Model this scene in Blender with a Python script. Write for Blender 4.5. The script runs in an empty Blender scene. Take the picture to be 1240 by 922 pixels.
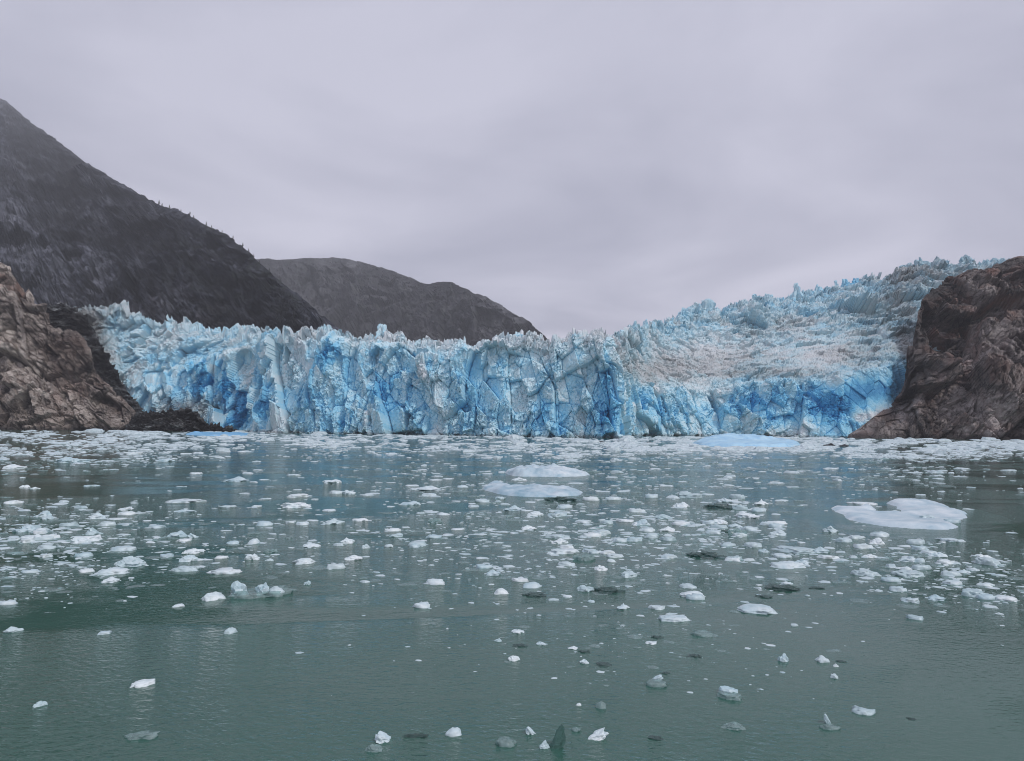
import bpy, bmesh, math, random
import numpy as np
from concurrent.futures import ThreadPoolExecutor
from mathutils import Matrix, Vector

scene = bpy.context.scene
COL = scene.collection
R = math.radians

# ------------------------------------------------------------------ camera
W0, H0, FPX, CAM_H = 1240.0, 922.0, 900.0, 8.0
PITCH, ROLL = math.atan(53.5 / 900.0), R(0.5)
_f = np.array([0, math.cos(PITCH), math.sin(PITCH)])
_r0 = np.array([1.0, 0, 0])
_u0 = np.cross(_r0, _f)
CR = _r0 * math.cos(ROLL) + _u0 * math.sin(ROLL)
CU = _u0 * math.cos(ROLL) - _r0 * math.sin(ROLL)
cam_data = bpy.data.cameras.new('camera')
cam_data.sensor_width = 36.0
cam_data.lens = 36.0 * FPX / W0
cam_data.clip_start, cam_data.clip_end = 0.5, 20000
cam = bpy.data.objects.new('camera', cam_data)
COL.objects.link(cam)
cam.matrix_world = Matrix(((CR[0], CU[0], -_f[0], 0), (CR[1], CU[1], -_f[1], 0),
                           (CR[2], CU[2], -_f[2], CAM_H), (0, 0, 0, 1)))
scene.camera = cam

# ------------------------------------------------------------------ sky, sun, exposure
SUN_EL, SUN_AZ = R(48), R(132)          # azimuth clockwise from +Y (view direction)
world = bpy.data.worlds.new('World')
scene.world = world
world.use_nodes = True
nt = world.node_tree
nt.nodes.clear()
N, L = nt.nodes.new, nt.links.new
out = N('ShaderNodeOutputWorld')
bg_sky, bg_cloud, mix = N('ShaderNodeBackground'), N('ShaderNodeBackground'), N('ShaderNodeMixShader')
sky = N('ShaderNodeTexSky')
sky.sky_type = 'NISHITA'
sky.sun_disc = False
sky.sun_elevation, sky.sun_rotation = SUN_EL, SUN_AZ
bg_sky.inputs[1].default_value = 0.10
L(sky.outputs[0], bg_sky.inputs[0])
tc, sep = N('ShaderNodeTexCoord'), N('ShaderNodeSeparateXYZ')
L(tc.outputs['Generated'], sep.inputs[0])
add = N('ShaderNodeMath'); add.operation = 'MAXIMUM'; add.inputs[1].default_value = 0.0
L(sep.outputs[2], add.inputs[0])
ad2 = N('ShaderNodeMath'); ad2.operation = 'ADD'; ad2.inputs[1].default_value = 0.16
L(add.outputs[0], ad2.inputs[0])
div = N('ShaderNodeVectorMath'); div.operation = 'DIVIDE'
cmb = N('ShaderNodeCombineXYZ')
for i in range(3): L(ad2.outputs[0], cmb.inputs[i])
L(tc.outputs['Generated'], div.inputs[0]); L(cmb.outputs[0], div.inputs[1])
ns = N('ShaderNodeTexNoise'); ns.inputs['Scale'].default_value = 1.15; ns.inputs['Detail'].default_value = 7
ns.inputs['Roughness'].default_value = 0.52; ns.inputs['Distortion'].default_value = 0.5
L(div.outputs[0], ns.inputs['Vector'])
cr = N('ShaderNodeValToRGB')
cr.color_ramp.elements[0].position, cr.color_ramp.elements[0].color = 0.35, (0.395, 0.398, 0.488, 1)
cr.color_ramp.elements[1].position, cr.color_ramp.elements[1].color = 0.66, (0.600, 0.594, 0.692, 1)
L(ns.outputs[0], cr.inputs[0])
gr = N('ShaderNodeValToRGB')                      # slow brightening towards the horizon
gr.color_ramp.elements[0].position, gr.color_ramp.elements[0].color = 0.0, (1.10, 1.09, 1.09, 1)
gr.color_ramp.elements[1].position, gr.color_ramp.elements[1].color = 0.55, (0.88, 0.89, 0.91, 1)
L(add.outputs[0], gr.inputs[0])
mul = N('ShaderNodeMix'); mul.data_type = 'RGBA'; mul.blend_type = 'MULTIPLY'; mul.inputs[0].default_value = 1
L(cr.outputs[0], mul.inputs[6]); L(gr.outputs[0], mul.inputs[7])
L(mul.outputs[2], bg_cloud.inputs[0])
bg_cloud.inputs[1].default_value = 1.0
mix.inputs[0].default_value = 0.94
L(bg_sky.outputs[0], mix.inputs[1]); L(bg_cloud.outputs[0], mix.inputs[2]); L(mix.outputs[0], out.inputs[0])

sun_d = bpy.data.lights.new('sun', 'SUN')
sun_d.energy, sun_d.angle, sun_d.color = 1.5, R(10), (1.0, 0.98, 0.955)
sun = bpy.data.objects.new('sun', sun_d)
COL.objects.link(sun)
_sd = Vector((math.sin(SUN_AZ) * math.cos(SUN_EL), math.cos(SUN_AZ) * math.cos(SUN_EL), math.sin(SUN_EL)))
sun.rotation_euler = _sd.to_track_quat('Z', 'Y').to_euler()
sun.location = (0, -20, 60)

vs = scene.view_settings
vs.view_transform, vs.look, vs.exposure, vs.gamma = 'Standard', 'None', 0.52, 1.0
vs.use_curve_mapping = False
scene.render.engine = 'CYCLES'
scene.cycles.max_bounces = 10
scene.cycles.diffuse_bounces = 7
scene.cycles.glossy_bounces = 3
scene.cycles.transparent_max_bounces = 8
scene.cycles.use_denoising = True
scene.cycles.filter_width = 1.0

# ------------------------------------------------------------------ pixel -> place
def at(px, py, depth):
    """point on the sight line through a photo pixel, at world Y = depth (arrays allowed)"""
    px, py, depth = np.broadcast_arrays(np.asarray(px, float), np.asarray(py, float), np.asarray(depth, float))
    d = (px[..., None] - 620) / FPX * CR + (461 - py[..., None]) / FPX * CU + _f
    t = depth / d[..., 1]
    return d * t[..., None] + np.array([0, 0, CAM_H])

def on_water(px, py):
    px, py = np.asarray(px, float), np.asarray(py, float)
    d = (px[..., None] - 620) / FPX * CR + (461 - py[..., None]) / FPX * CU + _f
    t = -CAM_H / np.minimum(d[..., 2], -1e-4)
    return d * t[..., None] + np.array([0, 0, CAM_H])

def to_px(P):
    q = P - np.array([0, 0, CAM_H])
    z = q @ _f
    return 620 + FPX * (q @ CR) / z, 461 - FPX * (q @ CU) / z

# ------------------------------------------------------------------ noise (numpy)
POOL = ThreadPoolExecutor(4)
def chunked(fn, P):
    P = np.ascontiguousarray(P, np.float32)
    parts = np.array_split(P, max(1, len(P) // 40000))
    res = list(POOL.map(fn, parts))
    if isinstance(res[0], tuple):
        return tuple(np.concatenate([r[k] for r in res]) for k in range(len(res[0])))
    return np.concatenate(res)

def _hash(ix, iy, iz, seed):
    h = (ix.astype(np.uint32) * np.uint32(0x8da6b343)) ^ (iy.astype(np.uint32) * np.uint32(0xd8163841)) ^ \
        (iz.astype(np.uint32) * np.uint32(0xcb1ab31f)) ^ np.uint32((seed * 0x9e3779b1) & 0xffffffff)
    h ^= h >> np.uint32(15); h *= np.uint32(0x2c1b3c6d)
    h ^= h >> np.uint32(12); h *= np.uint32(0x297a2d39)
    h ^= h >> np.uint32(15)
    return h

def _u01(h): return (h & np.uint32(0xffff)).astype(np.float32) * np.float32(1 / 65535.0)
def _remix(h):
    h = h * np.uint32(0x7feb352d); h = h ^ (h >> np.uint32(13)); h = h * np.uint32(0x846ca68b)
    return h ^ (h >> np.uint32(16))

def perlin(P, seed=0):
    def f(p):
        i = np.floor(p).astype(np.int64)
        w = p - i
        s = w * w * w * (w * (w * 6 - 15) + 10)
        tot = 0
        for dx in (0, 1):
            for dy in (0, 1):
                for dz in (0, 1):
                    h = _hash(i[:, 0] + dx, i[:, 1] + dy, i[:, 2] + dz, seed)
                    g = _u01(h) * 2 - 1
                    h = _remix(h); g2 = _u01(h) * 2 - 1
                    h = _remix(h); g3 = _u01(h) * 2 - 1
                    v = g * (w[:, 0] - dx) + g2 * (w[:, 1] - dy) + g3 * (w[:, 2] - dz)
                    wt = (s[:, 0] if dx else 1 - s[:, 0]) * (s[:, 1] if dy else 1 - s[:, 1]) * (s[:, 2] if dz else 1 - s[:, 2])
                    tot = tot + v * wt
        return tot.astype(np.float32) * 1.4
    return chunked(f, P)

def fbm(P, octaves=4, seed=0, gain=0.5, ridge=False):
    a, tot, amp = 0, 0, 1.0
    P = np.asarray(P, np.float32)
    for o in range(octaves):
        n = perlin(P * (2.03 ** o) + o * 17.3, seed + o * 7)
        if ridge: n = 1 - 2 * np.abs(n)
        tot = tot + n * amp
        a += amp
        amp *= gain
    return tot / a

def blocky(P, seed=0, tilt=1.0, off=1.0, tz=1.0):
    """faceted fracture noise: each Worley cell carries its own tilted plane -> (value, edge distance, cell random)"""
    def f(p):
        i = np.floor(p).astype(np.int64)
        n = len(p)
        f1 = np.full(n, 9.0, np.float32); f2 = np.full(n, 9.0, np.float32)
        bh = np.zeros(n, np.uint32); c = np.zeros((n, 3), np.float32)
        for dx in (-1, 0, 1):
            for dy in (-1, 0, 1):
                for dz in (-1, 0, 1):
                    ix, iy, iz = i[:, 0] + dx, i[:, 1] + dy, i[:, 2] + dz
                    h0 = _hash(ix, iy, iz, seed)
                    h1 = _remix(h0); h2 = _remix(h1)
                    q0 = (ix + 0.1 + 0.8 * _u01(h0)).astype(np.float32) - p[:, 0]
                    q1 = (iy + 0.1 + 0.8 * _u01(h1)).astype(np.float32) - p[:, 1]
                    q2 = (iz + 0.1 + 0.8 * _u01(h2)).astype(np.float32) - p[:, 2]
                    d = q0 * q0 + q1 * q1 + q2 * q2
                    nearer = d < f1
                    f2 = np.where(nearer, f1, np.minimum(f2, d))
                    f1 = np.where(nearer, d, f1)
                    bh = np.where(nearer, h2, bh)
                    c[nearer, 0] = q0[nearer]; c[nearer, 1] = q1[nearer]; c[nearer, 2] = q2[nearer]
        h = _remix(bh + np.uint32(77)); a = _u01(h)
        h = _remix(h); t0 = _u01(h) - 0.5
        h = _remix(h); t1 = _u01(h) - 0.5
        h = _remix(h); t2 = _u01(h) - 0.5
        h = _remix(h); rnd = _u01(h)
        val = off * (a - 0.5) - 2.4 * tilt * (t0 * c[:, 0] + t1 * c[:, 1] + tz * t2 * c[:, 2])
        return val.astype(np.float32), np.sqrt(f2) - np.sqrt(f1), rnd
    return chunked(f, P)

def sstep(a, b, x):
    t = np.clip((x - a) / (b - a), 0, 1)
    return t * t * (3 - 2 * t)

def curve(pts):
    a = np.array(pts, float)
    return lambda x: np.interp(x, a[:, 0], a[:, 1])

# ------------------------------------------------------------------ object helpers
def put(name, me, mat, parent=None, kind=None, label=None, cat=None, group=None):
    o = bpy.data.objects.new(name, me)
    COL.objects.link(o)
    if mat is not None and not me.materials: me.materials.append(mat)
    if parent is not None: o.parent = parent
    tag(o, kind, label, cat, group)
    return o

def tag(o, kind=None, label=None, cat=None, group=None):
    if kind: o['kind'] = kind
    if label: o['label'] = label
    if cat: o['category'] = cat
    if group: o['group'] = group

def mesh_np(name, V, F, smooth=True, attrs=None):
    """V (n,3); F (m,k) constant k"""
    me = bpy.data.meshes.new(name)
    k = F.shape[1]
    me.vertices.add(len(V)); me.vertices.foreach_set('co', np.ascontiguousarray(V, np.float32).ravel())
    me.loops.add(F.size); me.loops.foreach_set('vertex_index', np.ascontiguousarray(F, np.int32).ravel())
    me.polygons.add(len(F))
    me.polygons.foreach_set('loop_start', np.arange(0, F.size, k, dtype=np.int32))
    me.polygons.foreach_set('loop_total', np.full(len(F), k, np.int32))
    me.polygons.foreach_set('use_smooth', np.full(len(F), smooth, bool))
    for nm, a in (attrs or {}).items():
        at_ = me.attributes.new(nm, 'FLOAT', 'POINT')
        at_.data.foreach_set('value', np.ascontiguousarray(a, np.float32).ravel())
    me.update()
    me.validate()
    return me

def grid_faces(nr, nc):
    i = np.arange(nr * nc).reshape(nr, nc)
    return np.stack([i[:-1, :-1], i[:-1, 1:], i[1:, 1:], i[1:, :-1]], -1).reshape(-1, 4)

def grid_normals(G):
    du = np.gradient(G, axis=1); dv = np.gradient(G, axis=0)
    n = np.cross(du, dv)
    n /= np.linalg.norm(n, axis=-1, keepdims=True) + 1e-9
    return n

def sheet(xs, rows, counts):
    """rows of world points (len(xs),3), joined with `counts` steps between neighbours -> grid (nr,nc,3) and row coordinate"""
    out_, vv = [], []
    for j, n in enumerate(counts):
        t = np.linspace(0, 1, n, endpoint=(j == len(counts) - 1))
        out_.append(rows[j][None] * (1 - t[:, None, None]) + rows[j + 1][None] * t[:, None, None])
        vv.append(j + t)
    return np.concatenate(out_), np.concatenate(vv)

def smooth_rows(G, k):
    for _ in range(k):
        G[1:-1] = (G[:-2] + 2 * G[1:-1] + G[2:]) / 4
    return G

# ------------------------------------------------------------------ materials
def new_mat(name):
    m = bpy.data.materials.new(name)
    m.use_nodes = True
    t = m.node_tree
    t.nodes.clear()
    o = t.nodes.new('ShaderNodeOutputMaterial')
    return m, t, o

def ramp(t, stops, interp='LINEAR'):
    r = t.nodes.new('ShaderNodeValToRGB')
    r.color_ramp.interpolation = interp
    e = r.color_ramp.elements
    e[0].position, e[0].color = stops[0][0], (*stops[0][1], 1)
    e[1].position, e[1].color = stops[-1][0], (*stops[-1][1], 1)
    for p, c in stops[1:-1]:
        n = e.new(p); n.color = (*c, 1)
    return r

def noise(t, scale, detail=5, rough=0.55, vec=None, dist=0.0):
    n = t.nodes.new('ShaderNodeTexNoise')
    n.inputs['Scale'].default_value, n.inputs['Detail'].default_value = scale, detail
    n.inputs['Roughness'].default_value, n.inputs['Distortion'].default_value = rough, dist
    if vec is not None: t.links.new(vec, n.inputs['Vector'])
    return n

def coords(t, scale=(1, 1, 1), rot=(0, 0, 0), kind='Object'):
    c = t.nodes.new('ShaderNodeTexCoord'); m = t.nodes.new('ShaderNodeMapping'); r = t.nodes.new('ShaderNodeMapping')
    r.inputs['Rotation'].default_value = rot                # turn first, then stretch
    m.inputs['Scale'].default_value = scale
    t.links.new(c.outputs[kind], r.inputs[0]); t.links.new(r.outputs[0], m.inputs[0])
    return m.outputs[0]

def mth(t, op, a, b=None, clamp=False):
    n = t.nodes.new('ShaderNodeMath'); n.operation = op; n.use_clamp = clamp
    for k, v in enumerate((a, b)):
        if v is None: continue
        if isinstance(v, (int, float)): n.inputs[k].default_value = v
        else: t.links.new(v, n.inputs[k])
    return n.outputs[0]

def mixc(t, fac, a, b, blend='MIX'):
    n = t.nodes.new('ShaderNodeMix'); n.data_type = 'RGBA'; n.blend_type = blend
    for k, v in ((0, fac), (6, a), (7, b)):
        if isinstance(v, (int, float)): n.inputs[k].default_value = v
        elif isinstance(v, tuple): n.inputs[k].default_value = (*v, 1)
        else: t.links.new(v, n.inputs[k])
    return n.outputs[2]

def attr(t, name):
    a = t.nodes.new('ShaderNodeAttribute'); a.attribute_name = name
    return a.outputs['Fac']

def bump(t, height, strength, distance):
    b = t.nodes.new('ShaderNodeBump')
    b.inputs['Strength'].default_value, b.inputs['Distance'].default_value = strength, distance
    t.links.new(height, b.inputs['Height'])
    return b.outputs[0]

def principled(t, o, color, rough, normal=None, spec=0.5):
    p = t.nodes.new('ShaderNodeBsdfPrincipled')
    for k, v in (('Base Color', color), ('Roughness', rough)):
        if isinstance(v, (int, float)): p.inputs[k].default_value = v
        elif isinstance(v, tuple): p.inputs[k].default_value = (*v, 1)
        else: t.links.new(v, p.inputs[k])
    p.inputs['Specular IOR Level'].default_value = spec
    if normal is not None: t.links.new(normal, p.inputs['Normal'])
    t.links.new(p.outputs[0], o.inputs[0])
    return p

def glacier_ice():
    m, t, o = new_mat('glacier_ice')
    v = coords(t)
    n1 = noise(t, 0.35, 8, 0.65, v)
    n2 = noise(t, 1.6, 6, 0.65, coords(t, (1, 1, 0.35)))
    b = mth(t, 'ADD', attr(t, 'blue'), mth(t, 'MULTIPLY', mth(t, 'SUBTRACT', n1.outputs[0], 0.5), 0.55))
    b = mth(t, 'ADD', b, mth(t, 'MULTIPLY', mth(t, 'SUBTRACT', n2.outputs[0], 0.5), 0.35), clamp=True)
    c = ramp(t, [(0.0, (0.76, 0.80, 0.82)), (0.25, (0.63, 0.81, 0.87)), (0.5, (0.38, 0.71, 0.87)), (0.75, (0.16, 0.53, 0.78)), (1.0, (0.03, 0.26, 0.52))])
    t.links.new(b, c.inputs[0])
    n3 = noise(t, 0.9, 8, 0.7, v)
    d = mth(t, 'MULTIPLY', attr(t, 'dirt_shade'), mth(t, 'MULTIPLY', n3.outputs[0], 1.7), clamp=True)
    dc = ramp(t, [(0.3, (0.07, 0.065, 0.06)), (0.7, (0.33, 0.30, 0.28))])
    n4 = noise(t, 0.5, 6, 0.6, v); t.links.new(n4.outputs[0], dc.inputs[0])
    col = mixc(t, d, c.outputs[0], dc.outputs[0])
    n5 = noise(t, 2.2, 7, 0.7, coords(t, (1, 1, 0.6)))
    principled(t, o, col, 0.5, bump(t, n5.outputs[0], 0.55, 0.5), 0.4)
    return m

def rock(name, dark, mid, light, rust, strata_rot, scale=1.0, rough=0.75, bump_d=1.2):
    m, t, o = new_mat(name)
    v = coords(t)
    sv = coords(t, (0.035 * scale, 0.035 * scale, 0.10 * scale), strata_rot)
    n1 = noise(t, 1.0, 9, 0.68, sv, 0.1)
    n2 = noise(t, 0.035 * scale, 8, 0.6, v)
    n3 = noise(t, 0.35 * scale, 8, 0.7, v)
    n7 = noise(t, 1.0, 7, 0.6, coords(t, (0.03 * scale, 0.03 * scale, 0.06 * scale), strata_rot), 0.15)
    f = mth(t, 'ADD', mth(t, 'MULTIPLY', n1.outputs[0], 0.36), mth(t, 'ADD', mth(t, 'MULTIPLY', n3.outputs[0], 0.26), mth(t, 'MULTIPLY', n7.outputs[0], 0.38)))
    vein = noise(t, 1.0, 5, 0.6, coords(t, (0.035 * scale, 0.035 * scale, 0.22 * scale), tuple(a * 1.15 for a in strata_rot)), 0.3)
    vl = ramp(t, [(0.0, (1, 1, 1)), (0.028, (0, 0, 0))])
    t.links.new(mth(t, 'ABSOLUTE', mth(t, 'SUBTRACT', vein.outputs[0], 0.47)), vl.inputs[0])
    f = mth(t, 'SUBTRACT', f, mth(t, 'MULTIPLY', vl.outputs[0], 0.10))
    n8 = noise(t, 1.0, 3, 0.5, coords(t, (0.010 * scale, 0.010 * scale, 0.022 * scale), strata_rot), 0.2)
    f = mth(t, 'ADD', f, mth(t, 'MULTIPLY', mth(t, 'SUBTRACT', n8.outputs[0], 0.5), 0.45))
    c = ramp(t, [(0.38, dark), (0.50, mid), (0.62, light)])
    t.links.new(f, c.inputs[0])
    rf = ramp(t, [(0.47, (0, 0, 0)), (0.66, (1, 1, 1))])
    t.links.new(n2.outputs[0], rf.inputs[0])
    rfac = mth(t, 'MULTIPLY', mth(t, 'MULTIPLY', rf.outputs[0], attr(t, 'rust')), 0.9)
    col = mixc(t, rfac, c.outputs[0], rust)
    wet = attr(t, 'wet')
    col = mixc(t, mth(t, 'MULTIPLY', wet, 0.75), col, (0.018, 0.017, 0.017))
    green = attr(t, 'green')
    n6 = noise(t, 0.06 * scale, 8, 0.7, v)
    gf = ramp(t, [(0.46, (0, 0, 0)), (0.6, (1, 1, 1))]); t.links.new(n6.outputs[0], gf.inputs[0])
    col = mixc(t, mth(t, 'MULTIPLY', gf.outputs[0], green), col, (0.030, 0.042, 0.026))
    h = mth(t, 'SUBTRACT', mth(t, 'ADD', mth(t, 'MULTIPLY', n1.outputs[0], 1.0), mth(t, 'MULTIPLY', n3.outputs[0], 0.9)), mth(t, 'MULTIPLY', vl.outputs[0], 0.4))
    principled(t, o, col, rough, bump(t, h, 0.8, bump_d), 0.35)
    return m

def floe_ice(name, a, b, rough=0.42, spec=0.45, sc=1.4):
    m, t, o = new_mat(name)
    v = coords(t)
    oi = t.nodes.new('ShaderNodeObjectInfo')
    n1 = noise(t, sc, 7, 0.62, v)
    f = mth(t, 'ADD', mth(t, 'MULTIPLY', n1.outputs[0], 0.9), mth(t, 'MULTIPLY', oi.outputs['Random'], 0.35))
    c = ramp(t, [(0.35, a), (0.85, b)])
    t.links.new(f, c.inputs[0])
    n2 = noise(t, 9, 6, 0.65, v)
    principled(t, o, c.outputs[0], rough, bump(t, n2.outputs[0], 0.4, 0.05), spec)
    return m

def clear_ice(name, tint, alpha):
    m, t, o = new_mat(name)
    v = coords(t)
    n1 = noise(t, 3.5, 7, 0.65, v)
    c = ramp(t, [(0.35, tuple(0.55 * x for x in tint)), (0.75, tint)])
    t.links.new(n1.outputs[0], c.inputs[0])
    p = principled(t, o, c.outputs[0], 0.16, bump(t, n1.outputs[0], 0.6, 0.08), 0.5)
    tr = t.nodes.new('ShaderNodeBsdfTransparent'); tr.inputs[0].default_value = (0.75, 0.92, 0.9, 1)
    mx = t.nodes.new('ShaderNodeMixShader'); mx.inputs[0].default_value = alpha
    t.links.new(tr.outputs[0], mx.inputs[1]); t.links.new(p.outputs[0], mx.inputs[2]); t.links.new(mx.outputs[0], o.inputs[0])
    return m

def water_mat():
    m, t, o = new_mat('silty_fjord_water')
    # long low swell, chop and fine ripples; a slow mask lets calm slicks alternate with ruffled lanes
    big = noise(t, 1.0, 2, 0.5, coords(t, (0.10, 0.22, 1), (0, 0, R(-14))), 0.4)
    chop = noise(t, 1.0, 4, 0.55, coords(t, (0.9, 2.6, 1), (0, 0, R(-12))), 0.6)
    fine = noise(t, 1.0, 3, 0.5, coords(t, (3.4, 5.6, 1), (0, 0, R(16))), 0.3)
    mask = noise(t, 1.0, 3, 0.5, coords(t, (0.035, 0.075, 1), (0, 0, R(-10))), 0.8)
    mr = ramp(t, [(0.44, (0.15, 0.15, 0.15)), (0.58, (1, 1, 1))]); t.links.new(mask.outputs[0], mr.inputs[0])
    h = mth(t, 'ADD', mth(t, 'MULTIPLY', big.outputs[0], 0.05),
            mth(t, 'MULTIPLY', mth(t, 'ADD', mth(t, 'MULTIPLY', chop.outputs[0], 0.066), mth(t, 'MULTIPLY', fine.outputs[0], 0.075)), mr.outputs[0]))
    nrm = bump(t, h, 1.0, 1.0)
    dn = noise(t, 1.0, 4, 0.5, coords(t, (0.03, 0.05, 1)))
    dc = ramp(t, [(0.3, (0.040, 0.136, 0.098)), (0.7, (0.064, 0.182, 0.138))]); t.links.new(dn.outputs[0], dc.inputs[0])
    dif = t.nodes.new('ShaderNodeBsdfDiffuse'); t.links.new(dc.outputs[0], dif.inputs[0])
    tr = t.nodes.new('ShaderNodeBsdfTransparent'); tr.inputs[0].default_value = (0.55, 0.85, 0.78, 1)
    body = t.nodes.new('ShaderNodeMixShader'); body.inputs[0].default_value = 0.66
    t.links.new(tr.outputs[0], body.inputs[1]); t.links.new(dif.outputs[0], body.inputs[2])
    gl = t.nodes.new('ShaderNodeBsdfGlossy'); gl.inputs['Roughness'].default_value = 0.07
    t.links.new(nrm, gl.inputs['Normal'])
    fr = t.nodes.new('ShaderNodeFresnel'); fr.inputs['IOR'].default_value = 1.62
    t.links.new(nrm, fr.inputs['Normal'])
    mx = t.nodes.new('ShaderNodeMixShader')
    t.links.new(fr.outputs[0], mx.inputs[0]); t.links.new(body.outputs[0], mx.inputs[1]); t.links.new(gl.outputs[0], mx.inputs[2])
    t.links.new(mx.outputs[0], o.inputs[0])
    return m

M_ICE = glacier_ice()
M_WATER = water_mat()
M_CLIFF = rock('grey_brown_cliff_rock', (0.022, 0.019, 0.018), (0.135, 0.112, 0.103), (0.40, 0.355, 0.335), (0.22, 0.115, 0.085), (R(0), R(50), R(0)))
M_OUTCROP = rock('brown_outcrop_rock', (0.030, 0.025, 0.022), (0.215, 0.180, 0.158), (0.52, 0.46, 0.41), (0.27, 0.15, 0.11), (R(0), R(-46), R(0)))
M_MOUNT = rock('dark_mountain_rock', (0.006, 0.007, 0.012), (0.026, 0.030, 0.045), (0.16, 0.165, 0.20), (0.075, 0.06, 0.055), (R(0), R(-36), R(0)), 0.5, 0.85, 3.0)
M_FAR = rock('far_mountain_rock', (0.018, 0.019, 0.025), (0.052, 0.051, 0.060), (0.14, 0.138, 0.152), (0.10, 0.08, 0.075), (R(0), R(-55), R(0)), 0.35, 0.9, 4.0)
M_RUBBLE = rock('black_wet_rubble', (0.010, 0.010, 0.011), (0.04, 0.04, 0.041), (0.34, 0.36, 0.37), (0.08, 0.07, 0.06), (R(0), R(20), R(0)), 2.0, 0.6, 0.6)
M_FLOE = floe_ice('white_floe_ice', (0.36, 0.52, 0.57), (0.76, 0.82, 0.83))
M_SHEET = floe_ice('weathered_floe_ice', (0.26, 0.43, 0.52), (0.84, 0.88, 0.89), 0.4, 0.4, 0.45)
M_PALE = floe_ice('pale_wet_ice', (0.36, 0.50, 0.53), (0.60, 0.70, 0.72), 0.3)
M_BLUE = floe_ice('blue_berg_ice', (0.10, 0.40, 0.72), (0.50, 0.76, 0.90), 0.35, 0.45, 0.25)
M_SHARD = clear_ice('green_clear_ice', (0.13, 0.24, 0.21), 0.5)
M_BRASH = floe_ice('brash_ice', (0.30, 0.43, 0.47), (0.82, 0.88, 0.90), 0.5, 0.45, 0.9)
M_CLEAR = clear_ice('dark_clear_ice', (0.10, 0.155, 0.145), 0.6)
M_GLASSY = clear_ice('glassy_pale_ice', (0.52, 0.66, 0.66), 0.45)
M_DIRTY = floe_ice('black_dirty_ice', (0.012, 0.016, 0.018), (0.04, 0.045, 0.05), 0.4)

# ------------------------------------------------------------------ the damp air of the fjord
def haze_box(density):
    V_ = np.array([(x, y, z) for z in (-10.0, 2700.0) for y in (-3100.0, 5300.0) for x in (-4100.0, 4100.0)])
    F_ = np.array([(0, 2, 3, 1), (4, 5, 7, 6), (0, 1, 5, 4), (2, 6, 7, 3), (0, 4, 6, 2), (1, 3, 7, 5)])
    m, t, o = new_mat('damp_air')
    p = t.nodes.new('ShaderNodeVolumePrincipled')
    p.inputs['Color'].default_value = (0.92, 0.94, 1.0, 1)
    p.inputs['Density'].default_value = density
    t.links.new(p.outputs[0], o.inputs['Volume'])
    put('haze', mesh_np('haze', V_, F_, False), m, kind='stuff', label='thin grey mist filling the air over the fjord')
haze_box(0.00012)

# ------------------------------------------------------------------ water and sea bed
def flat_grid(name, half_x, y0, y1, z, nx, ny, mat):
    gx, gy = np.meshgrid(np.linspace(-half_x, half_x, nx), np.linspace(y0, y1, ny))
    V = np.stack([gx.ravel(), gy.ravel(), np.full(gx.size, z)], -1)
    put(name, mesh_np(name, V, grid_faces(ny, nx)), mat, kind='structure', label=None)
flat_grid('water', 4000, -3000, 5200, 0.0, 41, 41, M_WATER)
m_bed, t_, o_ = new_mat('murky_sea_bed')
principled(t_, o_, (0.03, 0.075, 0.06), 1.0, None, 0.0)
flat_grid('sea_bed', 4000, -3000, 5200, -9.0, 5, 5, m_bed)

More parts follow.
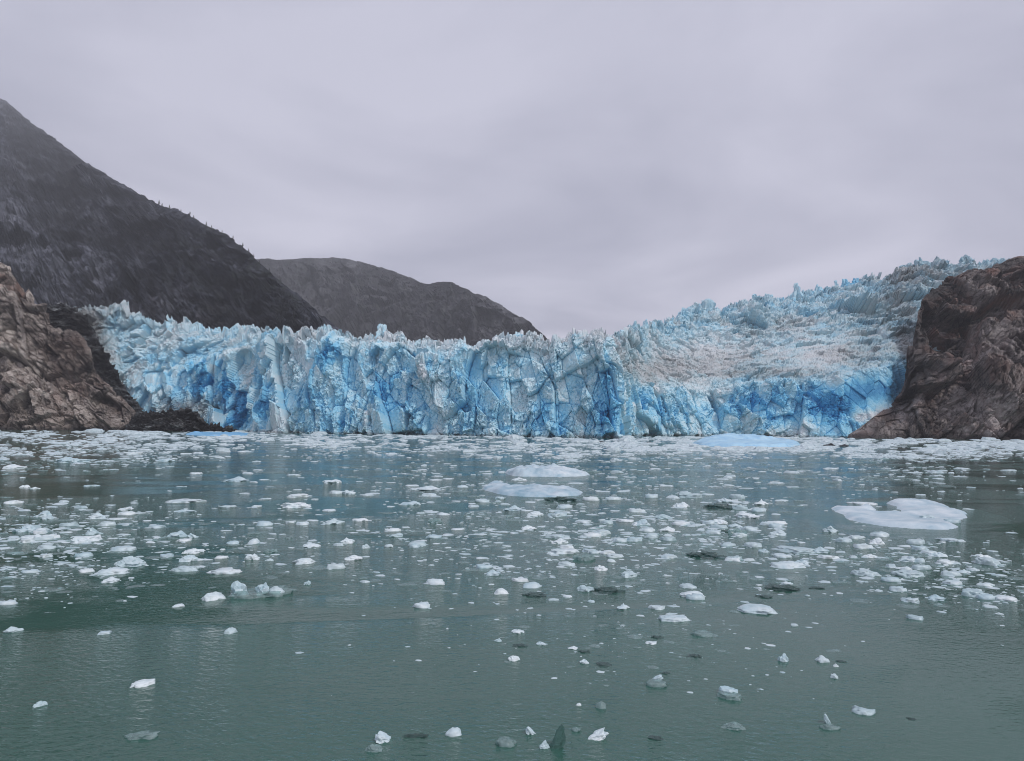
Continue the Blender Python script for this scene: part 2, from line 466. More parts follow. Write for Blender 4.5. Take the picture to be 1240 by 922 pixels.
# ------------------------------------------------------------------ mountains and cliffs
def terrain(name, xs, top, d_base, d_top, mat, counts, amps, label, cat=None, seed=1, base_z=-4.0, rust=0.4, green=0.0,
            bulge=0.0, strata=(0.0, 0.5), back=200.0, wet_h=0.0, px_attr=None, mid=None, kind='structure', ridge=0.0, edge=None):
    """rock slope from the waterline up to a skyline given in photo pixels, then folding down behind"""
    T = at(xs, top(xs), d_top(xs))
    B = at(xs, np.full(len(xs), 500.0), d_base(xs)); B[:, 2] = base_z
    k = d_top(xs) + back
    D = at(xs, top(xs), k); D[:, 2] = T[:, 2] - 0.25 * back
    D2 = D.copy(); D2[:, 1] += back; D2[:, 2] = base_z
    rows = [B]
    if mid is not None:
        Mz = B * (1 - mid[0]) + T * mid[0]
        Mz[:, 2] = base_z + (T[:, 2] - base_z) * mid[1]
        rows.append(Mz)
    rows += [T, D, D2]
    G, vv = sheet(xs, rows, counts)
    if bulge: G = smooth_rows(G, bulge)
    nr, nc = G.shape[:2]
    Nn = grid_normals(G).reshape(-1, 3)
    P = G.reshape(-1, 3)
    # strata-rotated coordinates
    ca, sa = math.cos(strata[0]), math.sin(strata[0])
    S = np.stack([P[:, 0] * ca + P[:, 2] * sa, P[:, 1] * 0.9, (-P[:, 0] * sa + P[:, 2] * ca) / strata[1]], -1)
    warp = np.stack([fbm(P / (amps[0][0] * 1.3) + 5 * q, 3, seed + 40 + q) for q in range(3)], -1)
    d = np.zeros(len(P)); crack = np.zeros(len(P))
    for j, (sc, am, ck) in enumerate(amps):
        v_, e_, r_ = blocky((S + warp * amps[0][0] * 0.05) / sc, seed + j, 1.7, 0.55)
        d += am * v_ - 0.45 * ck * np.exp(-(e_ / 0.03))
    d += amps[0][1] * 0.22 * fbm(S / (amps[0][0] * 2.2), 5, seed + 90, 0.55, ridge=True)
    d += amps[1][1] * 0.12 * fbm(S / np.array([amps[0][0] * 1.2, amps[0][0] * 1.2, amps[0][0] * 0.3]), 4, seed + 95, 0.6, ridge=True)
    n_main = sum(counts[:-2])
    fade = 1 - ridge * sstep(0.80, 1.0, np.arange(nr) / n_main); fade[n_main:] = (1 - ridge) * np.linspace(1, 0.2, nr - n_main)
    Nn = Nn * 0.5 + np.array([0, -0.5, 0.1]); Nn /= np.linalg.norm(Nn, axis=1, keepdims=True)
    low = np.clip((T[:, 2] - base_z) / (amps[0][0] * 0.8), 0.08, 1)
    if edge: low = low * (edge[2] + (1 - edge[2]) * sstep(edge[0], edge[1], xs))
    P = P + Nn * (d * np.repeat(fade, nc) * np.tile(low, nr))[:, None]
    px, py = to_px(G.reshape(-1, 3))
    A = {'rust': np.full(len(P), rust), 'green': np.full(len(P), green), 'wet': np.zeros(len(P))}
    if wet_h: A['wet'] = 1 - sstep(0.3, 1.0, P[:, 2] / wet_h + 0.35 * fbm(P / 7.0, 3, seed + 5))
    if px_attr: px_attr(A, px, py, P)
    o = put(name, mesh_np(name, P, grid_faces(nr, nc), False, attrs=A), mat, kind=kind, label=label, cat=cat)
    return o, P.reshape(nr, nc, 3), vv

def xs_of(a, b, n): return np.linspace(a, b, n)

# back mountain
def far_attr(A, px, py, P):
    A['green'][:] = 0.35
terrain('far_mountain', xs_of(230, 720, 460),
        curve([(230, 330), (310, 312), (325, 312), (340, 313.5), (370, 311), (405, 310), (440, 316), (470, 325), (500, 337), (512, 341), (520, 342), (535, 340),
               (548, 341), (560, 346), (590, 360), (620, 377), (645, 393), (660, 405), (668, 416), (676, 430), (720, 500)]),
        curve([(230, 2500), (720, 2000)]), curve([(230, 3600), (400, 3600), (560, 2700), (680, 2150), (720, 2100)]), M_FAR, [170, 6, 4],
        [(230, 34, 16), (95, 17, 10), (38, 8, 5), (15, 3.4, 2)], 'rounded dark grey mountain behind the ice wall, its top in thin mist', seed=11, back=300, rust=0.15,
        bulge=4, strata=(R(-60), 0.6), px_attr=far_attr, ridge=0.85)

# big left mountain
def left_attr(A, px, py, P):
    A['green'] = 0.55 * sstep(150, 330, px) * sstep(420, 300, py + 0 * px) + 0.15
    A['rust'] = 0.05 + 0.6 * np.exp(-(((px - 215) / 60) ** 2 + ((py - 390) / 25) ** 2))
_, LM, LMv = terrain('left_mountain', xs_of(-420, 470, 700),
        curve([(-420, 35), (-250, 50), (-100, 80), (-30, 104), (8, 122), (25, 137), (40, 150), (60, 163), (80, 178), (100, 193), (120, 207), (140, 219), (165, 231), (180, 241), (195, 248), (215, 252), (232, 261),
               (250, 272), (270, 282), (285, 292), (300, 303), (312, 314), (330, 330), (345, 342), (360, 356), (375, 369), (390, 382), (405, 395), (420, 406), (440, 420), (470, 450)]),
        curve([(-420, 820), (0, 820), (200, 860), (470, 980)]), curve([(-420, 3300), (-100, 4200), (8, 4500), (50, 3500), (110, 2450), (200, 1700), (330, 1220), (470, 1040)]), M_MOUNT, [330, 8, 4],
        [(170, 26, 6), (70, 13, 8), (30, 7, 5), (14, 4.2, 2.6), (5.5, 1.8, 1.2)], 'steep dark grey mountainside at the left, its top lost in mist', seed=21, back=300,
        bulge=6, strata=(R(-38), 0.6), px_attr=left_attr, ridge=0.88)

# right cliff
def cliff_attr(A, px, py, P):
    A['rust'] = 0.45 + 0.85 * np.exp(-(((px - 1195) / 60) ** 2 + ((py - 345) / 30) ** 2)) + 0.5 * np.exp(-(((px - 1150) / 40) ** 2 + ((py - 400) / 40) ** 2))
    A['wet'] = np.maximum(A['wet'], 0.85 * np.exp(-((px - np.interp(py, [322, 335, 345, 360, 400, 440, 475, 520], [1200, 1172, 1148, 1128, 1114, 1110, 1102, 1062])) / np.interp(py, [340, 400, 520], [11, 13, 8])) ** 2))
terrain('right_cliff', np.concatenate([xs_of(1015, 1130, 200), xs_of(1131, 1300, 260), xs_of(1302, 1700, 130)]),
        curve([(1015, 533), (1025, 528.5), (1040, 519), (1060, 504), (1080, 488), (1092, 475), (1099, 455), (1103, 428), (1107, 398), (1112, 376), (1120, 362), (1135, 350), (1150, 340),
               (1170, 329), (1190, 322), (1215, 316), (1232, 310), (1300, 292), (1450, 240), (1700, 150)]),
        curve([(1015, 590), (1060, 575), (1120, 560), (1230, 540), (1700, 480)]), curve([(1015, 596), (1060, 600), (1092, 620), (1110, 660), (1150, 720), (1230, 740), (1700, 760)]), M_CLIFF, [90, 190, 8, 4],
        [(75, 14, 6), (34, 7.5, 6), (15, 3.8, 3.5), (7, 1.6, 1.6), (2.8, 0.6, 0.5)], 'bare grey brown rock cliff at the right edge of the glacier', seed=31, back=60,
        bulge=5, strata=(R(48), 0.8), wet_h=5.0, ridge=0.6, edge=(1095, 1150, 0.35), px_attr=cliff_attr, mid=(0.30, 0.42))

# left outcrop
def outcrop_attr(A, px, py, P):
    A['rust'] = 0.18 + 0.75 * sstep(395, 350, py) * sstep(60, 20, px) + 0.6 * np.exp(-(((px - 80) / 18) ** 2 + ((py - 480) / 18) ** 2))
terrain('left_rock_outcrop', xs_of(-420, 205, 480),
        curve([(-420, 150), (-150, 230), (-20, 305), (8, 322), (18, 334), (30, 352), (42, 368), (52, 381), (58, 398), (70, 403), (92, 409), (100, 418), (112, 440), (128, 464), (146, 484),
               (165, 500), (186, 517), (192, 523), (205, 536)]),
        curve([(-420, 560), (20, 620), (100, 640), (205, 655)]), curve([(-420, 690), (8, 720), (50, 700), (100, 682), (150, 668), (205, 657)]), M_OUTCROP, [80, 170, 8, 4],
        [(65, 11, 6), (30, 6.5, 6), (13, 3.2, 3.2), (6, 1.3, 1.4), (2.5, 0.5, 0.5)], 'brown rock outcrop at the left shore, in front of the mountainside', seed=45, back=40,
        bulge=4, strata=(R(-46), 0.65), wet_h=4.0, ridge=0.4, px_attr=outcrop_attr, mid=(0.42, 0.45))

# black moraine between outcrop and ice, and the black ledge under the ice
def moraine_attr(A, px, py, P): A['rust'][:] = 0.3
terrain('moraine_slope', xs_of(30, 215, 230),
        curve([(30, 372), (50, 376), (62, 370), (78, 367), (92, 375), (104, 386), (114, 402), (124, 422), (138, 448), (152, 471), (170, 492), (190, 509), (215, 520)]),
        curve([(30, 690), (215, 664)]), curve([(30, 745), (100, 720), (215, 672)]), M_RUBBLE, [190, 5, 4],
        [(11, 3.2, 2.0), (4.6, 1.9, 1.1), (2.0, 0.8, 0.5)], 'black rubble slope wedged between brown outcrop and ice', seed=51, back=25, px_attr=moraine_attr)
terrain('shore_ledge', xs_of(150, 300, 230),
        curve([(150, 508), (170, 502), (185, 498), (198, 501), (208, 496), (220, 500), (232, 497), (240, 508), (252, 513), (262, 516), (270, 518), (280, 520), (290, 523), (300, 528)]),
        curve([(150, 640), (300, 604)]), curve([(150, 662), (300, 610)]), M_RUBBLE, [120, 5, 4],
        [(12, 3.0, 2.0), (5, 1.8, 1.0), (2.0, 0.8, 0.5)], 'wet black rock ledge at the foot of the glacier, left end', seed=57, back=14, wet_h=3.0, px_attr=moraine_attr)

# ------------------------------------------------------------------ the glacier
SKY = [(-60, 420), (40, 405), (75, 388), (92, 374), (112, 372), (135, 375), (154, 378), (177, 386), (195, 391), (208, 389), (234, 393), (268, 398), (300, 401), (324, 402), (355, 407), (372, 404), (384, 405), (423, 410),
       (455, 410), (462, 404), (470, 409), (484, 412), (514, 413), (545, 417), (576, 416), (600, 413), (618, 409), (628, 409), (634, 416), (668, 417), (690, 409), (703, 405), (713, 407), (733, 407), (753, 404), (770, 394), (795, 390),
       (815, 387), (828, 380), (843, 377), (852, 372), (866, 370), (876, 374), (888, 371), (900, 368), (914, 362), (936, 361), (944, 363), (957, 354), (972, 351), (988, 350), (1004, 350), (1022, 345), (1036, 341),
       (1050, 342), (1070, 339), (1084, 333), (1092, 325), (1115, 318), (1140, 318), (1168, 316), (1191, 320), (1225, 319), (1300, 315), (1420, 290)]
sky_c = curve(SKY)
D0c = curve([(-60, 760), (40, 720), (120, 690), (200, 662), (240, 648), (262, 640), (285, 626), (310, 609), (330, 598), (400, 572), (500, 532), (600, 502), (700, 480), (735, 471), (746, 472), (752, 484), (760, 545), (775, 590), (800, 615),
             (850, 630), (900, 630), (960, 612), (1020, 596), (1080, 600), (1150, 660), (1300, 700), (1420, 720)])
Bc = curve([(-60, 400), (40, 405), (100, 428), (140, 452), (190, 452), (225, 440), (262, 432), (290, 425), (330, 410), (345, 410), (372, 408), (384, 409), (423, 414), (455, 414), (545, 421), (600, 417), (628, 413), (668, 421), (690, 413), (713, 411), (738, 414), (748, 432), (756, 458), (780, 468),
            (850, 476), (890, 469), (940, 462), (1000, 459), (1040, 453), (1080, 441), (1105, 436), (1150, 420), (1300, 380), (1420, 370)])
setb = curve([(-60, 40), (200, 30), (300, 20), (400, 14), (740, 11), (760, 14), (900, 24), (1050, 22), (1420, 40)])
D2c = curve([(-60, 860), (100, 790), (200, 745), (300, 690), (350, 650), (420, 612), (500, 572), (600, 545), (700, 522), (740, 530), (760, 640), (800, 760), (850, 840), (950, 900), (1050, 930), (1150, 930), (1420, 1000)])
gx = np.concatenate([np.linspace(-60, 90, 80, endpoint=False), np.linspace(90, 738, 1080, endpoint=False), np.linspace(738, 775, 130, endpoint=False), np.linspace(775, 1130, 600, endpoint=False), np.linspace(1130, 1420, 160)])
sy = np.minimum(sky_c(gx), Bc(gx) - 3)
D0 = D0c(gx)
Bp = at(gx, Bc(gx), D0 + setb(gx))
Ap = at(gx, np.full(len(gx), 520.0), D0); Ap[:, 2] = -5
Cp = at(gx, sy, D2c(gx))
Ep = at(gx, sy, D2c(gx) + 50); Ep[:, 2] = Cp[:, 2] - 3
Fp = at(gx, sy, D2c(gx) + 300); Fp[:, 2] = -5
G, gv = sheet(gx, [Ap, Bp, Cp, Ep, Fp], [215, 170, 8, 4])
nr, nc = G.shape[:2]
for _ in range(5):
    G[150:300] = (np.roll(G, 1, 0)[150:300] + 2 * G[150:300] + np.roll(G, -1, 0)[150:300]) / 4
# broad buttresses and bays of the face
GN = grid_normals(G)
P0 = G.reshape(-1, 3).copy()
Nf = GN.reshape(-1, 3) * 0.4 + np.array([0, -0.6, 0.12])
Nf /= np.linalg.norm(Nf, axis=1, keepdims=True)
V = np.repeat(gv, nc)
PX, PY = to_px(P0)
UX = np.tile(gx, nr)
face = 1 - sstep(0.92, 1.15, V)                   # 1 on the cliff, 0 on the upper slope
slope = sstep(0.95, 1.1, V) * (1 - sstep(2.0, 2.3, V))
warp = np.stack([fbm(P0 / 30.0 + 9 * q, 3, 140 + q) for q in range(3)], -1)
Pw = P0 + warp * 2.5
lean = P0[:, 2] * (0.18 + 0.25 * fbm(np.stack([P0[:, 0] / 55, 0 * P0[:, 0], P0[:, 2] / 90], -1), 2, 199))                            # towers lean a little
q1 = np.stack([Pw[:, 0] + lean, Pw[:, 1], Pw[:, 2] * 0.45], -1)
b1, e1, r1 = blocky(q1 / 31, 201, tz=0.85)
q2 = np.stack([Pw[:, 0] + lean * 1.3, Pw[:, 1], Pw[:, 2] * 0.55], -1)
b2, e2, r2 = blocky(q2 / 11, 202, tz=0.85)
b3, e3, r3 = blocky(Pw * np.array([1, 1, 0.62]) / 5.2, 203)
b4, e4, r4 = blocky((P0 + warp * 3) * np.array([1, 1, 0.75]) / 2.3, 204)
fl = fbm(q2 / np.array([7, 7, 30.0]), 4, 206, 0.6, ridge=True)
smoothness = 1 - 0.65 * np.exp(-(((PX - 165) / 60) ** 2 + ((PY - 440) / 40) ** 2)) - 0.72 * np.exp(-(((PX - 1050) / 60) ** 2 + ((PY - 478) / 34) ** 2))
b5, e5, _ = blocky(P0 * np.array([1, 1, 0.8]) / 1.25, 208)
rub = np.clip(0.56 + 1.7 * fbm(P0 / np.array([22, 22, 30.0]), 3, 207), 0.12, 1.5) * (1 - 0.62 * np.exp(-(((PX - 205) / 75) ** 2 + ((PY - 445) / 45) ** 2)))
d_face = (10.0 * b1 + (5.2 + 1.2 * np.exp(-((PX - 220) / 90) ** 2)) * b2 + 3.0 * b3 * rub + 1.9 * b4 * rub + 0.8 * b5 * rub + 0.9 * fl
          - 2.0 * np.exp(-(e1 / 0.025)) - 1.8 * np.exp(-(e2 / 0.022)) - 0.5 * np.exp(-(e3 / 0.05)) - 0.3 * np.exp(-e4 / 0.06)) * smoothness
# upper slope: serac field, crevassed across the flow
qs = np.stack([Pw[:, 0] * 0.6 + Pw[:, 1] * 0.2, Pw[:, 1] * 0.8 - Pw[:, 0] * 0.12, Pw[:, 2]], -1)
s1, se1, sr1 = blocky(qs / 27, 211)
s2, se2, sr2 = blocky(qs / 8, 212)
s3, se3, sr3 = blocky(P0 * np.array([.7, .8, 1]) / 3.4, 213)
s4, se4, _ = blocky(P0 / 1.6, 214)
rough_up = np.clip(0.72 + 0.5 * sstep(415, 370, PY) + 0.9 * fbm(P0 / 40, 2, 215) - 0.5 * np.exp(-(((PX - 1000) / 45) ** 2 + ((PY - 425) / 13) ** 2)) - 0.3 * np.exp(-(((PX - 860) / 60) ** 2 + ((PY - 432) / 16) ** 2)) - 0.25 * np.exp(-(((PX - 800) / 40) ** 2 + ((PY - 452) / 10) ** 2)), 0.25, 1.35)
d_slope = (9.0 * s1 + 5.0 * s2 + 2.0 * s3 - 2.2 * np.exp(-se1 / 0.07) - 1.6 * np.exp(-se2 / 0.08) - 0.7 * np.exp(-se3 / 0.08)) * rough_up + 0.7 * s4 - 0.4 * np.exp(-se4 / 0.1)
disp = d_face * face + d_slope * (1 - face)
shrink = np.where(V > 2.0, 1 - 0.8 * sstep(2.0, 3.0, V), 1.0)
P = P0 + Nf * (disp * shrink)[:, None]
# jagged serac tops near the skyline: plan-view towers with gaps
tq = np.stack([P0[:, 0] + 0.2 * P0[:, 1], P0[:, 1] * 0.5, 0 * P0[:, 0] + 3.3], -1)
t1, te1, tr1 = blocky(tq / 8.5, 221, 0.7)
t2, te2, tr2 = blocky(tq / 3.6, 222, 0.9)
jlo = np.interp(PX, [250, 340, 730, 775], [1.6, 0.86, 0.86, 1.6])
jw = sstep(jlo, jlo + 0.35, V) * (1 - sstep(2.2, 3.0, V)) * np.interp(PX, [330, 740, 790], [1.25, 1.25, 0.9])
big_gap = fbm(tq / 40, 2, 224)
P[:, 2] += jw * ((tr1 ** 2 * 5.0 - 1.2) * (1.1 + 1.4 * big_gap) + t1 * 2.4 + (tr2 - 0.5) * 2.4 + t2 * 1.3 - 3.2 * np.exp(-te1 / 0.09) - 1.2 * np.exp(-te2 / 0.1) + 5.0 * fbm(tq / 14, 3, 226))

def blob(x, y, rx, ry): return np.exp(-(((PX - x) / rx) ** 2 + ((PY - y) / ry) ** 2))
lowf = fbm(P0 / np.array([35, 35, 60.0]), 3, 231)
blue = 0.30 + 0.34 * lowf + 0.07 * np.exp(-e2 / 0.05) + 0.18 * (r1 - 0.5) + 0.22 * (r2 - 0.5) + 0.18 * (r3 - 0.5)
blue = blue * face + (1 - face) * (np.interp(PX, [100, 300, 740], [0.30, 0.26, 0.20]) + 0.32 * lowf + 0.22 * (sr2 - 0.5) + 0.12 * (sr3 - 0.5) + 0.10 * sstep(440, 380, PY) * sstep(740, 780, PX))
blue -= 0.12 * sstep(0.78, 1.05, V) * sstep(330, 380, PX) * (1 - sstep(740, 760, PX))      # weathered crust along the rim
for x, y, rx, ry, a in [(262, 462, 26, 30, .55), (226, 450, 22, 14, .35), (286, 498, 16, 30, .75), (245, 480, 25, 12, .4), (318, 485, 16, 34, .35), (432, 515, 20, 16, .6), (408, 430, 9, 14, .55),
                        (398, 470, 12, 40, .25), (470, 465, 26, 42, .28), (512, 445, 16, 14, .4), (735, 500, 16, 34, .35), (735, 450, 10, 20, .15), (905, 482, 30, 26, .22), (955, 492, 40, 24, .24),
                        (1018, 482, 42, 20, .55), (1002, 502, 30, 22, .58), (1085, 462, 20, 24, .45), (1052, 472, 26, 14, .40), (840, 505, 60, 18, .15), (790, 500, 30, 22, .1), (560, 490, 20, 40, .12), (655, 500, 18, 26, .12)]:
    blue += a * blob(x, y, rx, ry) if x > 980 else a * blob(x, y, rx, ry) * np.clip(0.30 + 0.8 * r2 + 0.6 * (r3 - 0.4), 0.05, 1.5)
for x, y, rx, ry, a in [(190, 405, 60, 12, .12), (120, 440, 20, 30, .15), (300, 455, 30, 22, .18), (345, 500, 22, 24, .08), (960, 520, 26, 12, .35), (1085, 500, 20, 16, .25), (1070, 505, 34, 7, .35), (450, 505, 9, 16, .35), (370, 455, 18, 26, .1), (1000, 425, 46, 14, .25), (865, 430, 70, 16, .18), (810, 448, 50, 12, .2), (950, 400, 40, 12, .12), (1040, 505, 20, 6, .3)]:
    blue -= a * blob(x, y, rx, ry)
dirt_shade = 0.01 + 0.05 * sstep(0.0, 0.6, fbm(P0 / 18, 4, 241)) + slope * np.interp(PX, [150, 740, 780], [0.04, 0.06, 0.12]) + slope * 0.22 * sstep(0.0, 0.5, fbm(P0 * np.array([.5, 1, 1]) / 22, 4, 243)) + slope * 0.16 * sstep(0.0, 0.4, fbm(P0 / 6.5, 3, 244)) * np.interp(PX, [300, 740, 790], [0.4, 0.4, 1])
for x, y, rx, ry, a in [(104, 395, 24, 40, 1.0), (118, 430, 16, 34, .45), (145, 470, 14, 22, .35), (160, 380, 30, 8, .4), (870, 440, 90, 16, .32), (790, 450, 40, 14, .32), (960, 452, 70, 7, .4), (1060, 400, 40, 40, .30), (1090, 350, 30, 30, .38), (1140, 328, 70, 18, .48),
                        (1030, 430, 50, 14, .25), (950, 395, 40, 14, .25), (228, 494, 42, 13, .85), (1098, 420, 12, 40, .5), (690, 412, 60, 6, .15)]:  # blob at the left foot paints the shade of the dark recess; others are dirt
    dirt_shade += a * blob(x, y, rx, ry)
dirt_shade += 0.55 * (1 - sstep(0.5, 2.2, P[:, 2] + 0.8 * lowf)) * face               # dark tide notch stained at the waterline
gl = bpy.data.objects.new('glacier', None)
COL.objects.link(gl)
gl.location = (0, 560, 0)
tag(gl, None, 'tidewater glacier ending in a broken blue and white ice wall', 'glacier')
P[:, 1] -= 560
body = put('ice_wall', mesh_np('ice_wall', P, grid_faces(nr, nc), False, attrs={'blue': np.clip(blue, 0, 1), 'dirt_shade': np.clip(dirt_shade, 0, 1)}), M_ICE, gl)
P[:, 1] += 560
PG = P.reshape(nr, nc, 3)

# seracs one can tell apart on the rim: faceted leaning towers, parts of the glacier
def ico(sub):
    bm = bmesh.new(); bmesh.ops.create_icosphere(bm, subdivisions=sub, radius=1.0)
    v = np.array([x.co[:] for x in bm.verts]); f = np.array([[y.index for y in x.verts] for x in bm.faces]); bm.free()
    return v, f
ICO = {k: ico(k) for k in (1, 2, 3, 4, 5)}
def serac(px, py, wpx, hpx, seed, bl, dr):
    c = int(np.argmin(np.abs(gx - px))); dep = float(D2c(px)) - 3
    s = dep / FPX
    w, h = wpx * s, hpx * s
    v, f = ICO[4]
    v = v.copy()
    rng = np.random.default_rng(seed)
    z01 = (v[:, 2] + 1) / 2
    v = v / np.abs(v).max(1, keepdims=True) * 0.55 + v * 0.45
    taper = 1.05 - 0.72 * np.clip((v[:, 2] + 1) / 2, 0, 1) ** 1.3
    X = np.stack([v[:, 0] * taper * w * 0.6 + v[:, 2] * w * rng.uniform(-.25, .25), v[:, 1] * taper * w * 0.7, v[:, 2] * h], -1)
    b_, e_, _ = blocky(X / np.array([w * .55, w * .55, h * .7]) + seed * 3.1, seed)
    b2_, e2_, _ = blocky(X / np.array([w * .25, w * .25, h * .3]) + seed * 1.7, seed + 1)
    n = v / np.linalg.norm(v, axis=1, keepdims=True)
    X += n * (w * (0.34 * b_ + 0.16 * b2_ - 0.12 * np.exp(-e_ / .06)))[:, None]
    p = at(px, py, dep)                       # tip
    base = Vector((p[0], p[1] - 560, p[2] - h * 0.96))
    X += np.array(base)
    put('serac', mesh_np('serac', X, f, False, {'blue': np.clip(bl + 0.15 * b_, 0, 1), 'dirt_shade': np.full(len(X), dr)}), M_ICE, gl)
for k, a in enumerate([(462, 394, 13, 20, .25, .1), (405, 410, 13, 14, .2, .1), (380, 406, 12, 15, .4, .05), (412, 411, 8, 12, .3, .1), (625, 406, 20, 18, .35, .1), (484, 411, 9, 11, .2, .1), (506, 412, 8, 11, .2, .1), (525, 413, 10, 10, .2, .1),
                       (598, 414, 10, 10, .25, .1), (610, 411, 9, 11, .3, .1), (698, 404, 14, 14, .3, .2), (770, 389, 6, 13, .35, .1), (780, 389, 7, 11, .3, .1), (790, 390, 6, 10, .3, .1), (812, 386, 9, 12, .35, .1),
                       (832, 375, 14, 17, .3, .1), (858, 367, 24, 22, .3, .25), (886, 370, 12, 14, .35, .2), (902, 363, 8, 14, .3, .2), (918, 358, 16, 20, .3, .15), (932, 358, 14, 18, .3, .2), (945, 362, 8, 11, .4, .1),
                       (964, 345, 13, 20, .35, .15), (988, 347, 14, 15, .35, .1), (1010, 344, 10, 14, .3, .2), (1026, 338, 14, 16, .55, .1), (1036, 336, 9, 15, .6, .1), (1045, 341, 9, 10, .45, .1), (1062, 340, 10, 10, .35, .2),
                       (1086, 324, 8, 17, .2, .6), (1100, 321, 20, 16, .3, .45), (1116, 315, 17, 14, .35, .4), (1142, 317, 14, 12, .35, .4), (1168, 311, 14, 12, .35, .4), (208, 388, 10, 12, .3, .05), (266, 397, 8, 10, .25, .1),
                       (323, 402, 10, 11, .25, .1), (345, 405, 9, 10, .25, .1), (714, 406, 9, 11, .3, .1), (735, 405, 8, 11, .3, .1)]):
    serac(a[0], a[1], a[2], a[3], 300 + k * 5, a[4], a[5])

# ------------------------------------------------------------------ spruces on the left ridge
M_TREE, t_, o_ = new_mat('dark_spruce_needles')
nn = noise(t_, 2.0, 4, 0.6, coords(t_)); rr = ramp(t_, [(0.3, (0.015, 0.024, 0.016)), (0.7, (0.04, 0.06, 0.035))]); t_.links.new(nn.outputs[0], rr.inputs[0])
principled(t_, o_, rr.outputs[0], 0.9)
M_BARK, t_, o_ = new_mat('spruce_bark')
principled(t_, o_, (0.05, 0.04, 0.035), 0.9)
rng = random.Random(8)
def spruce_mesh(h, seed):
    r = random.Random(seed)
    V_, F_ = [], []
    for k in range(9):
        z = h * (0.12 + 0.84 * k / 9); rad = h * 0.22 * (1 - k / 9.3) * r.uniform(.8, 1.2)
        n = 7
        for j in range(n):
            a = 2 * math.pi * (j + r.random() * .6) / n
            ln = rad * r.uniform(.6, 1.25); wd = 0.35
            i = len(V_)
            V_ += [(0, 0, z + h * .12), (ln * math.cos(a - wd), ln * math.sin(a - wd), z - h * .01), (ln * 1.15 * math.cos(a), ln * 1.15 * math.sin(a), z - h * .04), (ln * math.cos(a + wd), ln * math.sin(a + wd), z - h * .01)]
            F_ += [(i, i + 1, i + 2, i + 3)]
    return mesh_np('crown', np.array(V_), np.array(F_), False)
def trunk_mesh(h):
    V_, n = [], 6
    for z, r_ in ((-0.6, .05), (h * .5, .03), (h * .97, .006)):
        V_ += [(h * r_ * math.cos(2 * math.pi * k / n), h * r_ * math.sin(2 * math.pi * k / n), z) for k in range(n)]
    F_ = [(r * n + k, r * n + (k + 1) % n, (r + 1) * n + (k + 1) % n, (r + 1) * n + k) for r in range(2) for k in range(n)]
    return mesh_np('trunk', np.array(V_), np.array(F_))
lxs = xs_of(-420, 470, 700)
_px, _py = to_px(LM.reshape(-1, 3)); _px = _px.reshape(LM.shape[:2]); _py = _py.reshape(LM.shape[:2])
for k, (tx, hp) in enumerate([(192, 6), (198, 4.5), (206, 4.5), (221, 4), (231, 5), (236, 4), (251, 5), (258, 4), (270, 4), (283, 4.5), (296, 5.5), (303, 5), (309, 5), (316, 4), (327, 4), (341, 4)]):
    near = np.abs(_px - tx) < 2.0
    yy = np.where(near, _py, 1e9); i = np.unravel_index(np.argmin(yy), yy.shape)
    p = LM[i]
    h = hp * p[1] / FPX
    root = bpy.data.objects.new('spruce', None); COL.objects.link(root)
    root.location = (p[0], p[1], p[2] - 0.3)
    tag(root, None, 'tiny dark spruce standing on the skyline of the left mountain ridge', 'tree', 'spruces along the left ridge')
    put('trunk', trunk_mesh(h), M_BARK, root)
    put('crown', spruce_mesh(h, k), M_TREE, root)

